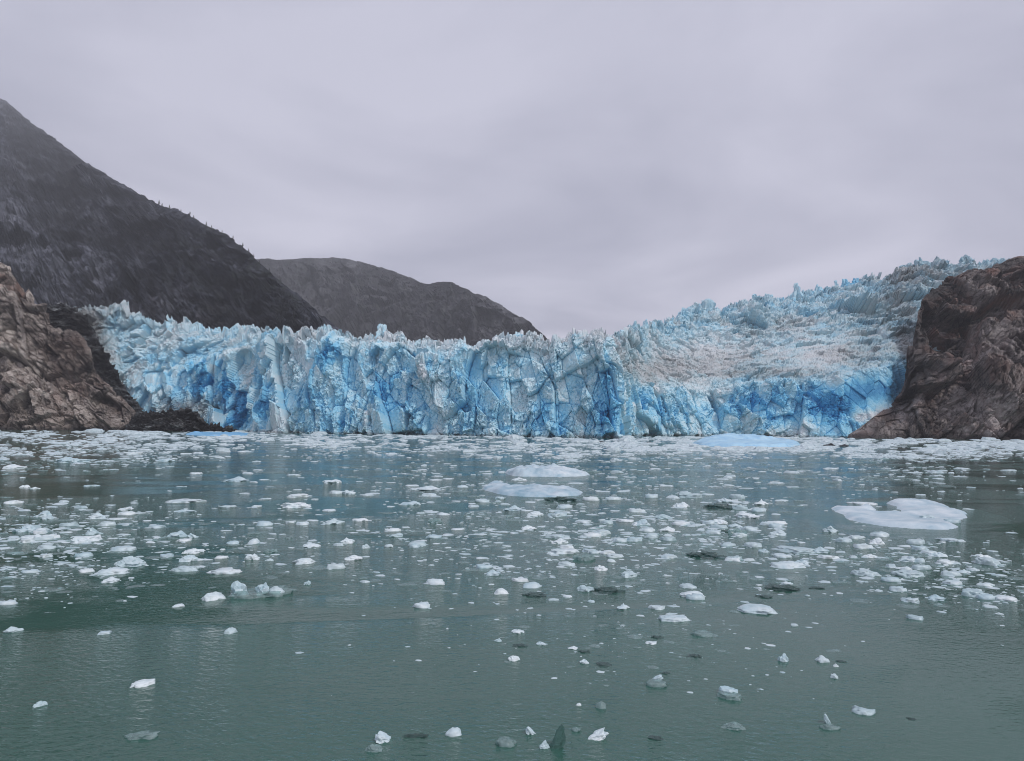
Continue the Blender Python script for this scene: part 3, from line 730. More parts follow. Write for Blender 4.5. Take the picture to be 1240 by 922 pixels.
# ------------------------------------------------------------------ floating ice, piece by piece
def ice_mesh(name, w, d, h, kind, seed, sub=3, w_px=99):
    """irregular chunk about w wide, d deep, h above the water; origin on the waterline"""
    v, f = ICO[sub]
    v = v.copy()
    rng = np.random.default_rng(seed)
    off = rng.uniform(-50, 50, 3)
    n = v.copy()
    b1_, e1_, _ = blocky(v * (1.1 if kind != 'clear' else 1.5) + off, seed)
    b2_, _, _ = blocky(v * 2.7 + off, seed + 1)
    lo_ = fbm(v * 1.3 + off, 3, seed + 2)
    a1, a2, a3 = {'dome': (.20, .07, .36), 'flat': (.28, .12, .42), 'lump': (.30, .14, .30), 'peak': (.34, .16, .35), 'block': (.34, .10, .15), 'clear': (.50, .22, .25)}[kind]
    r = 1 + a1 * b1_ + a2 * b2_ + a3 * lo_
    X = n * r[:, None]
    z = X[:, 2]
    if kind == 'flat':
        z = np.tanh(z * 2.6) * 0.55 + 0.14 * lo_ + 0.10 * b1_
    elif kind == 'peak' and w_px <= 24:
        q = np.abs(v).max(1, keepdims=True)
        X = X * (0.5 + 0.5 / q) * np.array([1.0, 0.8, 0.42])
        a_ = rng.uniform(.35, .6) * rng.choice([-1, 1]); c_, s_ = math.cos(a_), math.sin(a_)
        X = np.stack([X[:, 0] * c_ - X[:, 2] * s_, X[:, 1], X[:, 0] * s_ + X[:, 2] * c_], -1); z = X[:, 2] + 0.12
    elif kind == 'block':
        q = np.abs(v).max(1, keepdims=True)
        X = X * (0.45 + 0.55 / q); z = X[:, 2] * 0.85
    elif kind in ('peak', 'lump'):
        px_, py_ = rng.uniform(-.45, .45), rng.uniform(-.2, .3)
        bumpz = np.exp(-(((X[:, 0] - px_) / .48) ** 2 + ((X[:, 1] - py_) / .6) ** 2)) * (1 + 0.7 * b1_)
        bump2 = np.exp(-(((X[:, 0] + px_ * 1.3) / .3) ** 2 + ((X[:, 1] - py_) / .4) ** 2))
        base = np.tanh(z * 1.6) * (0.42 if kind == 'peak' else 0.6)
        z = base + np.where(v[:, 2] > 0, (0.8 if kind == 'peak' else 0.45) * bumpz + 0.35 * bump2 * rng.uniform(.2, 1), 0) + 0.10 * b2_
    else:
        z = z * 0.9
    up = z > 0
    z = np.where(up, z / max(1e-3, z.max()) * h, z * min(h * 1.1, 0.5 * w))
    th = rng.uniform(-.5, .5) if kind != 'clear' else rng.uniform(-.25, .25)
    sx = w / (X[:, 0].max() - X[:, 0].min()); sy_ = d / (X[:, 1].max() - X[:, 1].min())
    x, y = X[:, 0] * sx, X[:, 1] * sy_
    y = y + x * th * 0.4
    # wave-cut foot: a little wider just under the water
    foot = np.where(z < 0, 1.10, 1 - 0.06 * np.clip(z / max(h, 1e-3), 0, 1))
    return mesh_np(name, np.stack([x * foot, y * foot, z], -1), f, kind in ('dome', 'flat'))

MATS = {'w': M_FLOE, 'p': M_PALE, 'b': M_BLUE, 'c': M_CLEAR, 'g': M_GLASSY, 'k': M_DIRTY, 's': M_SHARD}
def ice(px, py, w, h, kind, tone, label, name='ice_floe', cat='ice floe', group=None, seed=None, aspect=0.8):
    g = on_water(px, py + 0.28 * h)
    dist = float(np.hypot(g[1], CAM_H))
    s = dist / FPX
    ww = w * s
    dep = CAM_H / dist
    dd = min(aspect * ww, 0.75 * h * s / dep)
    dd = max(dd, 0.35 * ww)
    hh = max(0.85 * (h * s - 0.62 * dd * dep), 0.07 * min(ww, dd) if kind == 'flat' else 0.15 * min(ww, dd))
    if dist > 60: hh *= 0.8
    if tone == 'c' and kind == 'clear': hh = 0.10 * ww
    seed = seed if seed is not None else int(px * 7 + py * 13)
    me = ice_mesh(name, ww, dd, hh, kind, seed, 4 if w > 26 else 3, w)
    o = put(name, me, MATS[tone], None, None, label, cat, group)
    o.location = (g[0], g[1], 0.0)
    o.rotation_euler.z = math.atan2(-g[0], g[1]) * 0.9
    return o, ww, dd, hh

def outline_floe(name, pts, thick, mat, label, cat, seed, rim=0.5, margin=0.25, cell=None, group=None, peaks=()):
    """floe built from its waterline outline (photo pixels on the water): a rounded slab with a submerged foot"""
    W = on_water(np.array([p[0] for p in pts]), np.array([p[1] for p in pts]))[:, :2]
    n = 4
    Q = np.concatenate([W[-1:], W, W[:2]])                       # Catmull-Rom smoothing
    S = []
    for i in range(1, len(Q) - 2):
        p0, p1, p2, p3 = Q[i - 1], Q[i], Q[i + 1], Q[i + 2]
        for t in np.linspace(0, 1, n, endpoint=False):
            S.append(0.5 * ((2 * p1) + (-p0 + p2) * t + (2 * p0 - 5 * p1 + 4 * p2 - p3) * t * t + (-p0 + 3 * p1 - 3 * p2 + p3) * t ** 3))
    S = np.array(S)
    c0 = S.mean(0)
    S = S - c0
    ext = S.max(0) - S.min(0)
    m = margin * min(ext) + 0.2
    nx = 110; ny = 80
    X, Y = np.meshgrid(np.linspace(S[:, 0].min() - m, S[:, 0].max() + m, nx), np.linspace(S[:, 1].min() - m, S[:, 1].max() + m, ny))
    p = np.stack([X.ravel(), Y.ravel()], -1)
    wob = np.stack([fbm(np.c_[p, 0 * p[:, :1]] / (0.14 * max(ext)) + 5 * q, 5, seed + q) for q in range(2)], -1) * 0.045 * max(ext)
    pw = p + wob
    A, B = S, np.roll(S, -1, 0)
    ab = B - A
    t = np.clip(((pw[:, None] - A) * ab).sum(-1) / ((ab ** 2).sum(-1) + 1e-9), 0, 1)
    dist = np.linalg.norm(pw[:, None] - (A + t[..., None] * ab), axis=-1).min(1)
    inside = np.zeros(len(p), bool)
    for a, b in zip(A, B):
        cond = ((a[1] > pw[:, 1]) != (b[1] > pw[:, 1])) & (pw[:, 0] < (b[0] - a[0]) * (pw[:, 1] - a[1]) / (b[1] - a[1] + 1e-12) + a[0])
        inside ^= cond
    sd = np.where(inside, dist, -dist)
    r = rim * thick + 0.06 * min(ext)
    P3 = np.c_[p, 0 * p[:, :1]]
    und = fbm(P3 / (0.22 * max(ext)), 4, seed + 9)
    z = np.where(sd > 0, thick * np.sqrt(np.clip(1 - (1 - np.clip(sd / r, 0, 1)) ** 2, 0, 1)) * np.clip(0.75 + 1.3 * und, 0.25, 2), sd * (thick * 1.4 / m))
    for (qx, qy, rx, ry, hz) in peaks:
        c = on_water(qx, qy)[:2] - c0
        g = np.exp(-(((p[:, 0] - c[0]) / rx) ** 2 + ((p[:, 1] - c[1]) / ry) ** 2))
        b_, e_, _ = blocky(P3 / (0.5 * rx) + seed, seed)
        z = np.where(sd > 0, z + hz * g * (1 + 0.35 * b_), z)
    z += np.where(sd > 0, 0.12 * thick * fbm(P3 / (0.05 * max(ext)), 3, seed + 4), 0)
    keep = (sd > -m).reshape(ny, nx)
    F = grid_faces(ny, nx)
    kf = keep.ravel()[F].all(1)
    o = put(name, mesh_np(name, np.c_[p, z], F[kf]), mat, None, None, label, cat, group)
    o.location = (c0[0], c0[1], 0)
    return o

# the notched white floe at the right
outline_floe('ice_floe', [(1013, 617), (1019, 624), (1030, 629), (1045, 633), (1062, 636), (1085, 638.5), (1110, 640), (1135, 641.5), (1150, 641.5), (1153, 638), (1146, 635.5), (1152, 632), (1163, 629.5), (1168, 627), (1160, 624.5), (1167, 622.5),
             (1158, 618.5), (1146, 614.5), (1134, 610.5), (1120, 608), (1106, 605.5), (1094, 606), (1083, 608), (1078, 611), (1086, 615), (1096, 618.5), (1094, 621), (1080, 621.5), (1062, 621.5), (1054, 620.5), (1056, 617), (1048, 615.8), (1034, 617), (1022, 615)],
             0.32, M_SHEET, 'largest white floe, broad and notched, lying flat in dark water near the right edge', 'ice floe', 5, peaks=[(1110, 612, 2.6, 2.2, .35), (1140, 622, 2.4, 2.0, .22), (1051, 618, .6, .5, .25)])
# long blue berg in front of the right bay of the glacier
outline_floe('iceberg', [(840, 537.5), (848, 540), (870, 541.0), (905, 541.8), (945, 542), (966, 541), (970, 539.5), (955, 538), (930, 537), (905, 535.8), (875, 535.4), (850, 536)],
             2.5, M_BLUE, 'long smooth sky blue iceberg floating before the right bay of the glacier', 'iceberg', 12, 1.2, peaks=[(900, 538, 15, 12, 1.7), (870, 538, 10, 10, .9), (932, 538.5, 10, 10, .9)])
outline_floe('ice_floe', [(226, 526), (245, 528), (275, 528.3), (296, 527.5), (298, 525.8), (280, 524.5), (255, 524), (236, 524.6)],
             1.1, M_BLUE, 'flat pale blue floe below the black rock ledge at the glacier foot', 'ice floe', 14, 1.0, peaks=[(240, 526.3, 7, 8, 1.0)])
outline_floe('ice_floe', [(614, 574), (628, 577), (655, 577.5), (685, 577.5), (708, 576.5), (711, 574), (694, 572), (665, 571), (640, 570.5), (620, 571)],
             0.85, M_SHEET, 'long low white floe, farther of the two long floes in mid water', 'ice floe', 16, 1.0, peaks=[(636, 574.5, 2.4, 3.0, .6), (668, 574.5, 2.6, 3, .65)])
outline_floe('ice_floe', [(585, 591), (595, 596), (618, 600.5), (650, 602), (680, 601.5), (700, 600), (704, 596.5), (690, 593), (662, 592), (630, 590.5), (600, 588.5)],
             0.65, M_SHEET, 'long white floe, nearer and larger of the two long floes in mid water', 'ice floe', 18, 1.0, peaks=[(650, 596, 2.0, 1.6, .35), (600, 592, 1.8, 1.5, .22), (672, 597, 1.3, 1.3, .25)])

MARKS = []
STOP = ' in | at | of | over | on | near | below | above | right | left | beside | alone | between | carrying | with | just | lying | behind | touching | floating | tucked | before | directly | beyond | from | under | resting | standing | rising | caught | capping | sitting | perched | ending | barely | for | riding | capped | against | among | against | cut '.split('|')
def cl(*rows):
    for r in rows:
        ice(*r)
        ph = r[6].replace(',', ' ,') + ' '
        cut = min([ph.find(q) for q in STOP + [' ,'] if ph.find(q) > 0] + [len(ph)])
        MARKS.append((r[0], r[1], ph[:cut].strip()))
W_, F_, D_, L_, P_, B_, C_ = 'w', 'flat', 'dome', 'lump', 'peak', 'block', 'clear'
# the glassy floe with an ice block on it, left foreground
_o, _w, _d, _h = ice(315, 716, 76, 14, F_, 'g', 'glassy pale floe carrying an upright white ice block, left foreground', seed=3)
for (px, py, w, h, k, lab) in [(300, 706, 19, 17, B_, 'upright white ice block standing on the left end of the glassy floe'), (325, 708, 17, 15, L_, 'bright broken ice chunk on the middle of the glassy floe'),
                               (341, 708, 18, 10, D_, 'rounded pale ice lump on the right end of the glassy floe')]:
    o, a, b, c = ice(px, py + 2, w, h, k, 'w' if k != D_ else 'p', lab, 'ice_chunk', 'ice chunk')
    g = on_water(px, py + 8)
    o.location = (g[0], _o.location[1] - 0.1, _h * 0.45)
cl((258, 722, 27, 12, D_, W_, 'white dome of ice just left of the glassy floe with the block'),
   (284, 580, 36, 9, P_, W_, 'white peaked floe alone in open water below the left glacier face'),
   (360, 611, 36, 10, B_, W_, 'squared white ice slab with a raised left end, mid left water'),
   (361, 600, 27, 6, F_, W_, 'flat white floe directly behind the squared white slab'),
   (402, 583, 24, 7, L_, W_, 'two humped white floe right of the lone peaked floe'),
   (407, 596, 19, 5, F_, 'p', 'pale flat floe below the two humped white floe'),
   (422, 596, 17, 8, L_, W_, 'small bright lump beside the pale flat floe, left of mid water'),
   (225, 606, 46, 5, F_, W_, 'very long thin white ice strip at left'),
   (224, 618, 25, 6, L_, W_, 'white lump just below the very long thin ice strip'),
   (275, 613, 21, 4, F_, 'p', 'thin pale floe right of the very long ice strip'),
   (311, 613, 13, 4, F_, W_, 'small flat white chip right of the thin pale floe'),
   (320, 634, 20, 7, D_, W_, 'smooth white mound left of a pair of flat chips'),
   (352, 632, 14, 4, F_, W_, 'left chip of a pair of flat white chips'),
   (367, 634, 16, 5, F_, W_, 'right chip of a pair of flat white chips'),
   (404, 631, 26, 10, L_, 'p', 'broad pale lump beyond the pair of flat chips'),
   (234, 649, 15, 7, P_, W_, 'small pointed white piece with a flat tail'),
   (223, 654, 19, 4, F_, W_, 'flat white tail floe touching the small pointed piece'),
   (282, 657, 15, 5, D_, W_, 'small white oval left of a round white lump'),
   (307, 656, 14, 8, D_, W_, 'round bright white lump in dark green water, left'),
   (377, 660, 21, 7, L_, W_, 'white lump right of the round bright lump'),
   (305, 675, 18, 8, B_, W_, 'brick shaped white ice piece in dark green water'),
   (328, 667, 17, 6, B_, 'g', 'glassy greenish piece above the brick shaped ice'),
   (326, 678, 11, 4, D_, 'p', 'tiny grey oval right of the brick shaped ice'),
   (368, 679, 27, 9, D_, W_, 'bright white dome with a bump on its left, over dark water'),
   (271, 691, 40, 8, F_, W_, 'wide flat white pancake above the glassy floe'),
   (235, 667, 27, 8, L_, W_, 'white rubbly floe left of the small white ovals'),
   (225, 688, 32, 8, F_, 'p', 'pale slanting floe left of the wide pancake'),
   (268, 675, 16, 5, F_, W_, 'slim tilted white floe above the wide pancake'),
   (135, 691, 38, 11, D_, W_, 'bright smooth white dome at the edge of the left ice drift'),
   (158, 680, 36, 15, L_, 'p', 'tall translucent pale slab behind the bright smooth dome'),
   (104, 652, 36, 9, B_, W_, 'long bright white loaf shaped ice at left'),
   (150, 664, 29, 7, F_, W_, 'flat white floe right of the loaf shaped ice'),
   (152, 616, 18, 6, P_, W_, 'white wedge lying alone left of the thin strip'),
   (140, 628, 23, 3, F_, W_, 'thin white sliver below the lone white wedge'),
   (111, 588, 18, 3, F_, W_, 'thin white sliver in the open dark water at upper left'),
   (30, 589, 12, 5, L_, W_, 'left piece of two small white lumps at the left edge'),
   (42, 591, 12, 4, L_, W_, 'right piece of two small white lumps at the left edge'),
   (16, 608, 22, 6, F_, W_, 'flat white floe cut by the left picture edge'),
   (87, 557, 38, 10, L_, W_, 'large white floe with a flat top on the far left pack edge'),
   (17, 565, 26, 8, L_, W_, 'large white lump on the far left pack edge, at the picture edge'),
   (160, 549, 28, 5, F_, W_, 'long white floe in the far left pack'),
   (200, 557, 22, 6, L_, W_, 'white floe at the right end of the far left pack'),
   (237, 573, 15, 3, F_, W_, 'thin white chip left of the lone peaked floe'),
   (354, 575, 18, 3, F_, W_, 'thin white chip right of the lone peaked floe'))
cl((518, 591, 44, 7, P_, W_, 'long low white floe with one small peak, mid water'),
   (560, 589, 15, 5, D_, W_, 'small white oval between the one peaked floe and the long floes'),
   (497, 609, 25, 8, L_, W_, 'bright white lump below the one peaked floe'),
   (628, 580, 20, 6, L_, W_, 'small white lump tucked between the two long floes'),
   (622, 615, 27, 10, P_, W_, 'white pyramid shaped floe below the left half of the nearer long floe'),
   (606, 603, 14, 5, L_, W_, 'small white lump below the left end of the nearer long floe'),
   (640, 639, 20, 7, L_, W_, 'bright toothed white floe in centre water'),
   (675, 649, 31, 6, F_, 'p', 'long pale flat floe right of the bright toothed floe'),
   (684, 667, 38, 8, F_, W_, 'wide white floe with a low dome, centre'),
   (708, 675, 28, 9, F_, 'g', 'glassy oval floe touching the wide domed floe'),
   (680, 604, 48, 9, C_, 'c', 'long dark clear ice slab below the nearer long white floe'),
   (735, 632, 15, 7, D_, 'p', 'pale rounded lump left of a long white floe, centre right drift'),
   (756, 630, 22, 5, F_, W_, 'long white floe in the centre right drift'),
   (774, 634, 20, 6, L_, W_, 'white knobbly floe right of the long one in the drift'),
   (768, 653, 20, 7, F_, W_, 'slanting white sliver below the knobbly floe'),
   (789, 649, 20, 8, D_, 'p', 'pale dome right of the slanting sliver'),
   (740, 679, 11, 5, D_, W_, 'small white oval above a bright lump, centre'),
   (728, 688, 16, 8, L_, W_, 'bright white lump above the dark mottled slab'),
   (429, 675, 23, 8, L_, W_, 'bright white scalloped lump over dark water, left of centre'),
   (421, 655, 19, 9, L_, W_, 'white bumpy piece behind the scalloped lump'),
   (443, 662, 10, 6, B_, 'p', 'little grey block right of the bumpy white piece'),
   (472, 661, 11, 5, D_, 'p', 'little grey oval, middle of three in dark water'),
   (502, 661, 13, 6, D_, W_, 'white oval at the right of three in dark water'),
   (481, 648, 18, 6, L_, 'p', 'pale lump above the three small ovals'),
   (528, 630, 21, 8, B_, 'g', 'glassy grey block left of centre'),
   (536, 622, 16, 5, D_, W_, 'white oval just beyond the glassy grey block'),
   (437, 629, 20, 6, L_, W_, 'white floe with tiny teeth left of the glassy grey block'),
   (526, 704, 25, 9, D_, W_, 'single white dome on calm water left of centre'),
   (836, 600, 30, 8, F_, 'p', 'smooth flat pale floe right of the long floes'),
   (880, 605, 32, 8, P_, W_, 'white crested floe riding on a dark clear slab'),
   (872, 613, 50, 7, C_, 'c', 'dark clear slab under the white crested floe'),
   (905, 623, 30, 11, P_, W_, 'bright white floe with a tall round knob at its right end'),
   (940, 632, 24, 6, D_, W_, 'small white mound right of the knobbed floe'),
   (872, 641, 24, 10, C_, 'c', 'dark clear lump in the drift below the knobbed floe'),
   (892, 645, 26, 10, B_, 'g', 'arched grey glassy piece right of the dark clear lump'),
   (890, 636, 18, 7, L_, W_, 'white piece perched behind the arched grey piece'),
   (855, 671, 50, 9, C_, 'c', 'long dark green clear slab in the right centre drift'),
   (962, 665, 52, 9, F_, 'p', 'wide pale flat floe above the bright oval floe'),
   (953, 683, 42, 11, D_, W_, 'bright oval white floe right of centre'),
   (912, 660, 22, 7, F_, 'p', 'pale floe left of the wide pale floe'),
   (925, 667, 13, 6, L_, W_, 'small white lump between two pale floes'),
   (1003, 674, 26, 6, F_, W_, 'white flat floe right of the wide pale floe'),
   (1046, 693, 34, 9, F_, 'p', 'pale floe right of the bright oval floe'),
   (1045, 609, 34, 4, F_, W_, 'thin white floe lying behind the notched floe'),
   (1084, 619, 9, 3, L_, W_, 'white chip caught in the notch of the large floe'),
   (1150, 653, 32, 5, F_, W_, 'white strip in front of the notched floe'),
   (1195, 680, 30, 11, F_, 'p', 'pale slab with a pointed left end, right edge drift'),
   (1180, 718, 30, 11, F_, 'p', 'broad pale floe in the near right drift'),
   (1218, 724, 28, 9, D_, W_, 'white dome at the right picture edge'),
   (1101, 694, 36, 9, F_, 'p', 'wide dim floe in the middle of the right drift'),
   (1053, 673, 17, 6, L_, W_, 'small white lump left in the right drift'))
cl((645, 708, 23, 9, D_, W_, 'white dome resting against a dark clear block, centre'),
   (647, 718, 35, 11, C_, 'c', 'dark clear block in front of a white dome, centre'),
   (607, 716, 18, 9, D_, W_, 'white dome left of the dark clear block'),
   (733, 712, 45, 15, C_, 'c', 'dark mottled clear ice slab, largest dark piece in the near water'),
   (716, 728, 9, 4, D_, W_, 'tiny white oval in front of the dark mottled slab'),
   (833, 709, 21, 7, D_, 'p', 'farther of two pale ovals right of centre'),
   (838, 719, 29, 10, D_, W_, 'nearer of two pale ovals right of centre'),
   (796, 735, 21, 6, F_, 'p', 'thin pale floe above the low grey white floe'),
   (815, 748, 36, 9, F_, W_, 'low grey white floe on calm water right of centre'),
   (851, 767, 26, 7, F_, 'g', 'glassy flat piece with white crumbs right of centre'),
   (917, 736, 46, 12, D_, W_, 'large smooth white dome on calm water at right'),
   (949, 710, 42, 12, C_, 'c', 'dark clear slab capped with white bits above the smooth dome'),
   (952, 706, 14, 5, L_, W_, 'white crumbs capping the dark clear slab'),
   (925, 721, 21, 7, C_, 'c', 'small dark clear piece behind the smooth white dome'),
   (989, 711, 19, 5, C_, 'c', 'thin dark sliver right of the capped dark slab'),
   (1107, 747, 20, 7, F_, 'p', 'pale flat piece among ripples at right'),
   (962, 757, 9, 4, F_, 'p', 'tiny pale chip right below the smooth white dome'),
   (628, 764, 17, 6, L_, W_, 'white crumbly piece above a dark brick, centre foreground'),
   (630, 780, 18, 7, C_, 'c', 'dark brick of clear ice in the centre foreground'),
   (623, 797, 14, 8, L_, W_, 'small white lump below the dark brick'),
   (603, 775, 9, 5, L_, 'p', 'small crumb left of the dark brick'),
   (655, 779, 14, 5, L_, W_, 'white chip right of the dark brick'),
   (694, 784, 13, 5, L_, W_, 'white chip left of a dark sliver, centre foreground'),
   (708, 788, 16, 5, C_, 'c', 'dark sliver right of a white chip, centre foreground'),
   (707, 801, 11, 6, L_, W_, 'white bit left of a grey glassy bit, foreground'),
   (730, 803, 20, 7, C_, 'c', 'grey dark glassy bit right of a white bit, foreground'),
   (788, 778, 14, 4, F_, W_, 'thin white flake in the calm foreground'),
   (795, 770, 16, 7, C_, 'c', 'small crumbly dark piece beyond the thin white flake'),
   (842, 792, 18, 10, C_, 'c', 'jagged dark ice chunk alone in the foreground'),
   (795, 827, 24, 9, F_, 'g', 'glassy submerged foot of a small white peak, foreground'),
   (796, 821, 14, 9, P_, W_, 'small white peak sitting on a glassy foot, foreground'),
   (806, 813, 12, 8, C_, 'c', 'small dark piece touching the small white peak'),
   (884, 842, 28, 9, F_, 'g', 'glassy foot under the slanting white chunk, right foreground'),
   (883, 836, 22, 11, B_, W_, 'slanting white chunk on a glassy foot, right foreground'),
   (728, 854, 12, 10, D_, 'g', 'glassy round bit in the centre foreground'),
   (701, 853, 6, 4, D_, W_, 'tiny white bead left of a glassy bit'),
   (643, 885, 12, 11, P_, W_, 'little white tooth near the bottom edge'),
   (723, 889, 24, 14, P_, W_, 'white fin shaped chunk near the bottom edge'),
   (697, 883, 11, 7, L_, 'g', 'glassy crumb left of the white fin'),
   (659, 902, 12, 12, L_, 'p', 'pale lump at the foot of the dark shard'),
   (794, 892, 18, 8, C_, 'c', 'grey clear flake near the bottom edge'),
   (889, 878, 26, 11, L_, 'g', 'glassy grey crumbly piece, right foreground'),
   (949, 797, 12, 12, L_, W_, 'white broken bit in the right foreground'),
   (996, 798, 16, 10, D_, 'p', 'pale rounded bit right of a white broken bit'),
   (1012, 806, 6, 5, L_, W_, 'tiny white crumb beside the pale rounded bit'),
   (1010, 819, 10, 6, F_, 'p', 'tiny pale flake below the pale rounded bit'),
   (1018, 800, 12, 4, C_, 'c', 'dark flake right of the pale rounded bit'),
   (1045, 860, 25, 9, F_, 'p', 'tilted pale leaf shaped flake, right foreground'),
   (1004, 880, 24, 7, F_, 'g', 'glassy wing of a broken piece, right foreground'),
   (1002, 872, 9, 14, P_, 'p', 'grey spike rising from the glassy wing'),
   (1103, 869, 11, 6, C_, 'c', 'small dark bit at lower right'),
   (463, 893, 20, 14, P_, W_, 'white peaked piece at the bottom edge, left of centre'),
   (453, 905, 19, 12, L_, 'g', 'rough glassy lump touching the white peaked piece'),
   (550, 886, 18, 12, D_, W_, 'pale white dome near the bottom edge'),
   (505, 890, 30, 6, C_, 'c', 'thin grey film of clear ice between two bottom pieces'),
   (172, 827, 29, 9, F_, W_, 'tilted white flake alone at lower left'),
   (49, 852, 14, 8, L_, 'p', 'dim pale bit at the lower left edge'),
   (170, 890, 38, 10, F_, 'g', 'glassy flat floe barely showing at the lower left'),
   (217, 733, 13, 5, D_, W_, 'small white oval left of the white dome'),
   (279, 764, 15, 9, D_, 'p', 'pale round bit below the glassy floe'),
   (127, 766, 15, 5, F_, W_, 'thin white flake on green water at left'),
   (15, 762, 20, 9, L_, 'p', 'pale lumps at the left picture edge'),
   (613, 898, 24, 12, F_, 'g', 'thin glassy broken flake near the bottom edge'),
   (372, 706, 0.1 + 10, 6, L_, 'p', 'small crumb right of the glassy floe'))
# the dark upright shard at the bottom edge
_o, _a, _b, _c = ice(674, 896, 22, 30, P_, 's', 'dark green clear shard standing upright at the bottom edge', 'ice_shard', 'ice shard', aspect=.5)
# black dirty bergs in the far pack
for (px, py, w, h, lab) in [(1004, 539, 14, 6, 'larger of two black dirty ice lumps in the white pack beside the blue berg'), (1023, 539.5, 11, 4, 'smaller of two black dirty ice lumps in the white pack beside the blue berg'),
                            (725, 535, 14, 4, 'black dirty ice lump below the protruding glacier corner'), (787, 536, 10, 2.5, 'thin dark streak of dirty ice in the far pack')]:
    ice(px, py, w, h, L_, 'k', lab, 'dirty_iceberg', 'iceberg')

# ---- the drifts: brash ice laid out by density seen from the boat
rng = np.random.default_rng(77)
def dens(x, y):
    d = np.zeros_like(x)
    edge = np.interp(x, [-50, 190, 330, 520, 600, 745, 760, 850, 1050, 1300], [521, 521.5, 523.5, 527, 529, 531.5, 529, 529, 531, 533])
    t = y - edge
    reach = np.interp(x, [-50, 150, 230, 300, 600, 760, 900, 1240], [40, 40, 30, 20, 22, 26, 20, 24])
    d += 1.0 * np.exp(-(np.maximum(t, 0) / reach) ** 4) * np.interp(x, [0, 250, 740, 790, 1240], [1.5, 1.9, 2.6, 3.4, 3.8])
    d += 0.34 * np.exp(-((y - 565) / 22) ** 2) * np.interp(x, [0, 240, 330, 480, 700, 1000, 1040, 1120, 1170, 1240], [.02, .1, .25, .55, 1.0, .8, 1.4, 1.4, .5, .05])
    d += 0.36 * np.exp(-(((x - 800) / 210) ** 2 + ((y - 640) / 48) ** 2))
    d += 0.10 * np.exp(-(((x - 560) / 160) ** 2 + ((y - 640) / 40) ** 2))
    d += 0.34 * np.exp(-(((x - 30) / 110) ** 2 + ((y - 650) / 50) ** 2)) * sstep(597, 612, y)
    d += 0.34 * np.exp(-(((x - 1140) / 110) ** 2 + ((y - (690 + (x - 1140) * 0.14)) / 32) ** 2)) * (1 - sstep(1060, 1160, x) * sstep(672, 662, y))
    d += 0.10 * np.exp(-((y - (655 - (x - 200) * 0.03)) / 30) ** 2) * sstep(480, 200, x)
    d += 0.022 * sstep(548, 560, y) * sstep(720, 680, y)
    d += 0.030 * sstep(690, 700, y) * sstep(880, 760, y) * np.exp(-((x - 780) / 190) ** 2)
    hole = np.exp(-(((x - 1215) / 40) ** 2 + ((y - 620) / 42) ** 2)) + np.exp(-(((x - 110) / 150) ** 2 + ((y - 584) / 14) ** 2)) + 0.9 * np.exp(-(((x - 975) / 60) ** 2 + ((y - 632) / 26) ** 2)) + np.exp(-(((x - 1090) / 90) ** 2 + ((y - 622) / 22) ** 2))
    return np.where(t < 0.3, 0, d * np.clip(1 - 0.95 * hole, 0, 1))

def scatter(n):
    x = rng.uniform(-60, 1300, n); y = 520 + (rng.uniform(0, 1, n) ** 1.6) * 392
    pw = (np.maximum(y - 519, 1) / 392) ** (1 - 1 / 1.6) * 1.6          # undo the proposal's bias
    g = on_water(x, y)
    cl_ = fbm(np.stack([x / 60, y / 9, 0 * x], -1), 3, 901) + 0.6 * fbm(np.stack([x / 17, y / 4.0, 0 * x], -1), 2, 902)
    keep = rng.uniform(0, 1, n) < dens(x, y) * pw * np.clip(0.62 + 2.3 * cl_, 0.03, 3.0) * np.interp(y, [545, 580], [0.6, 1.05])
    return x[keep], y[keep]
bx, by = scatter(230000)
wpx = np.exp(rng.normal(1.0, 0.72, len(bx))) * np.interp(by, [525, 560, 640, 720, 800, 900], [1.05, 1.15, 1.55, 1.5, 0.9, 0.9])
wpx *= 1 + 0.7 * (by < 547) * (bx > 740) + 0.35 * (by < 540) * (bx <= 740)
wpx = np.clip(wpx, 1.2, np.interp(by, [525, 560, 650], [22, 18, 22]))
# the larger pieces of the near drifts are things of their own
ZONES = [('left drift', lambda x, y: (x < 240) & (y > 598)), ('mid drift', lambda x, y: (x > 560) & (x < 1010) & (y > 575)), ('right drift', lambda x, y: (x >= 1010) & (y > 640)), ('open', lambda x, y: y > 598)]
GROUPS = {'left drift': 'ice pieces in the left drift', 'mid drift': 'ice pieces in the drift right of centre', 'right drift': 'ice pieces in the right edge drift', 'open': 'ice pieces on open water'}
LABELS = {'left drift': ('small flat ice piece packed in the crowded drift at the left edge', 'small knobbly ice lump packed in the crowded drift at the left edge'),
          'mid drift': ('small flat ice piece in the scattered drift right of centre', 'small knobbly ice lump in the scattered drift right of centre'),
          'right drift': ('small flat ice piece in the drift along the right edge', 'small knobbly ice lump in the drift along the right edge'),
          'open': ('small flat ice chip alone on open water', 'small knobbly ice bit alone on open water')}
order = np.argsort(-wpx * (by > 598) * (by < 760) * (bx > 0) * (bx < 1240))
single = set(order[:120].tolist())
protos = {}
from collections import Counter
COUNT = Counter(m[2] for m in MARKS)
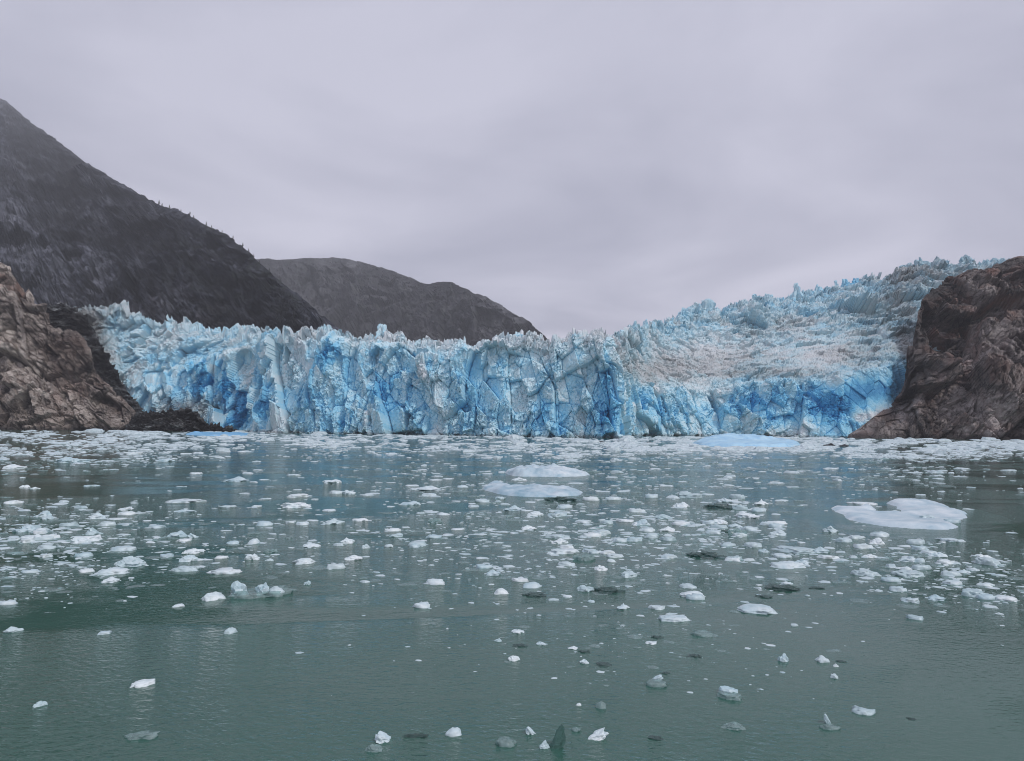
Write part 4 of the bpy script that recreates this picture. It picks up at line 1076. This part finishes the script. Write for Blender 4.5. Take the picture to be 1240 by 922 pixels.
for i in sorted(single):
    x, y, w = float(bx[i]), float(by[i]), float(wpx[i])
    z = next(k for k, fn in ZONES if fn(x, y))
    knob = (i % 3 == 0)
    g = on_water(x, y); dist = float(np.hypot(g[1], CAM_H)); s = dist / FPX * w
    key = (knob, i % 11)
    tone = 'p' if i % 4 == 1 else 'w'
    if key + (tone,) not in protos:
        protos[key + (tone,)] = put('ice_piece', ice_mesh('ice_piece', 1.0, 0.8, 0.22 if not knob else 0.34, 'lump' if knob else 'flat', 500 + i, 3), MATS[tone])
        o = protos[key + (tone,)]
    else:
        o = protos[key + (tone,)].copy(); COL.objects.link(o)
    o.location = (g[0], g[1], 0)
    o.scale = (s, s, s * rng.uniform(.6, 1.1))
    o.rotation_euler.z = rng.uniform(-.5, .5)
    ok = [m for m in MARKS if COUNT[m[2]] == 1 and 3 <= len(m[2].split()) <= 6]
    m = min(ok, key=lambda m: ((m[0] - x) / 1.6) ** 2 + ((m[1] - y) * 1.6) ** 2)
    ddx, ddy = x - m[0], (y - m[1]) * 2.2
    rel = ('just right of' if ddx > 0 else 'just left of') if abs(ddx) > abs(ddy) else ('in front of' if ddy > 0 else 'just beyond')
    lab = LABELS[z][int(knob)]
    if abs(ddx) < 70 and abs(ddy) < 60:
        lab = f"small {'knobbly' if knob else 'flat'} {'pale grey' if tone == 'p' else 'white'} ice piece {rel} the {m[2]}"
    elif tone == 'p': lab = lab.replace('small', 'small pale grey')
    else: lab = lab.replace('small', 'small white')
    tag(o, None, lab, 'ice piece', GROUPS[z])

rest = np.array([i for i in range(len(bx)) if i not in single])
def brash_mesh(x, y, w, thin=1.0):
    n = len(x)
    g = on_water(x, y)
    s = np.hypot(g[:, 1], CAM_H) / FPX * w
    far = sstep(60, 300, g[:, 1])
    k = 7
    a = (np.arange(k) / k * 2 * np.pi)[None] + rng.uniform(0, 6.28, (n, 1)) + rng.uniform(-.35, .35, (n, k))
    r = 0.5 * rng.uniform(.65, 1.2, (n, k))
    el = rng.uniform(.55, .95, (n, 1)); rot = rng.uniform(-.6, .6, (n, 1))
    h = thin * s * rng.uniform(.025, .09, n) * np.where(rng.uniform(0, 1, n) < .12, 2.4, 1.0)
    X = np.cos(a) * r; Y = np.sin(a) * r * el
    X, Y = X * np.cos(rot) - Y * np.sin(rot), X * np.sin(rot) + Y * np.cos(rot)
    def ring(f, z, jit=0.0):
        zz = z[:, None] * (1 + jit * rng.uniform(-1, 1, (n, k)))
        return np.stack([g[:, :1] + X * f * s[:, None], g[:, 1:2] + Y * f * s[:, None], zz], -1)
    rings = [ring(1.12, -0.35 * h - 0.01), ring(1.0, 0.25 * h), ring(0.78, 0.85 * h, .35)]
    top = np.stack([g[:, 0] + s * rng.uniform(-.15, .15, n), g[:, 1] + s * rng.uniform(-.1, .1, n), h * rng.uniform(.9, 1.4, n)], -1)[:, None]
    V = np.concatenate(rings + [top], 1)
    m = V.shape[1]
    F = []
    for q in range(2):
        for j in range(k):
            j2 = (j + 1) % k
            F += [(q * k + j, q * k + j2, (q + 1) * k + j2), (q * k + j, (q + 1) * k + j2, (q + 1) * k + j)]
    for j in range(k): F.append((2 * k + j, 2 * k + (j + 1) % k, 3 * k))
    F = np.array(F)[None] + (np.arange(n) * m)[:, None, None]
    return V.reshape(-1, 3), F.reshape(-1, 3)
near = by[rest] > 556
slush = near & (rng.uniform(0, 1, len(rest)) < 0.42)
for nm, sel, lab, mt, th in [('brash_ice', ~near, 'dense white brash ice packed along the foot of the glacier', M_BRASH, 1.0), ('drift_ice', near & ~slush, 'countless small chips of ice scattered over the fjord water', M_BRASH, 0.9),
                             ('slush_ice', slush, 'thin grey glassy slush plates among the drifting ice chips', M_GLASSY, 0.35)]:
    q = rest[sel]
    V_, F2 = brash_mesh(bx[q], by[q], wpx[q] * (1.0 if nm != 'slush_ice' else 1.5), th)
    put(nm, mesh_np(nm, V_, F2, False), mt, kind='stuff', label=lab)
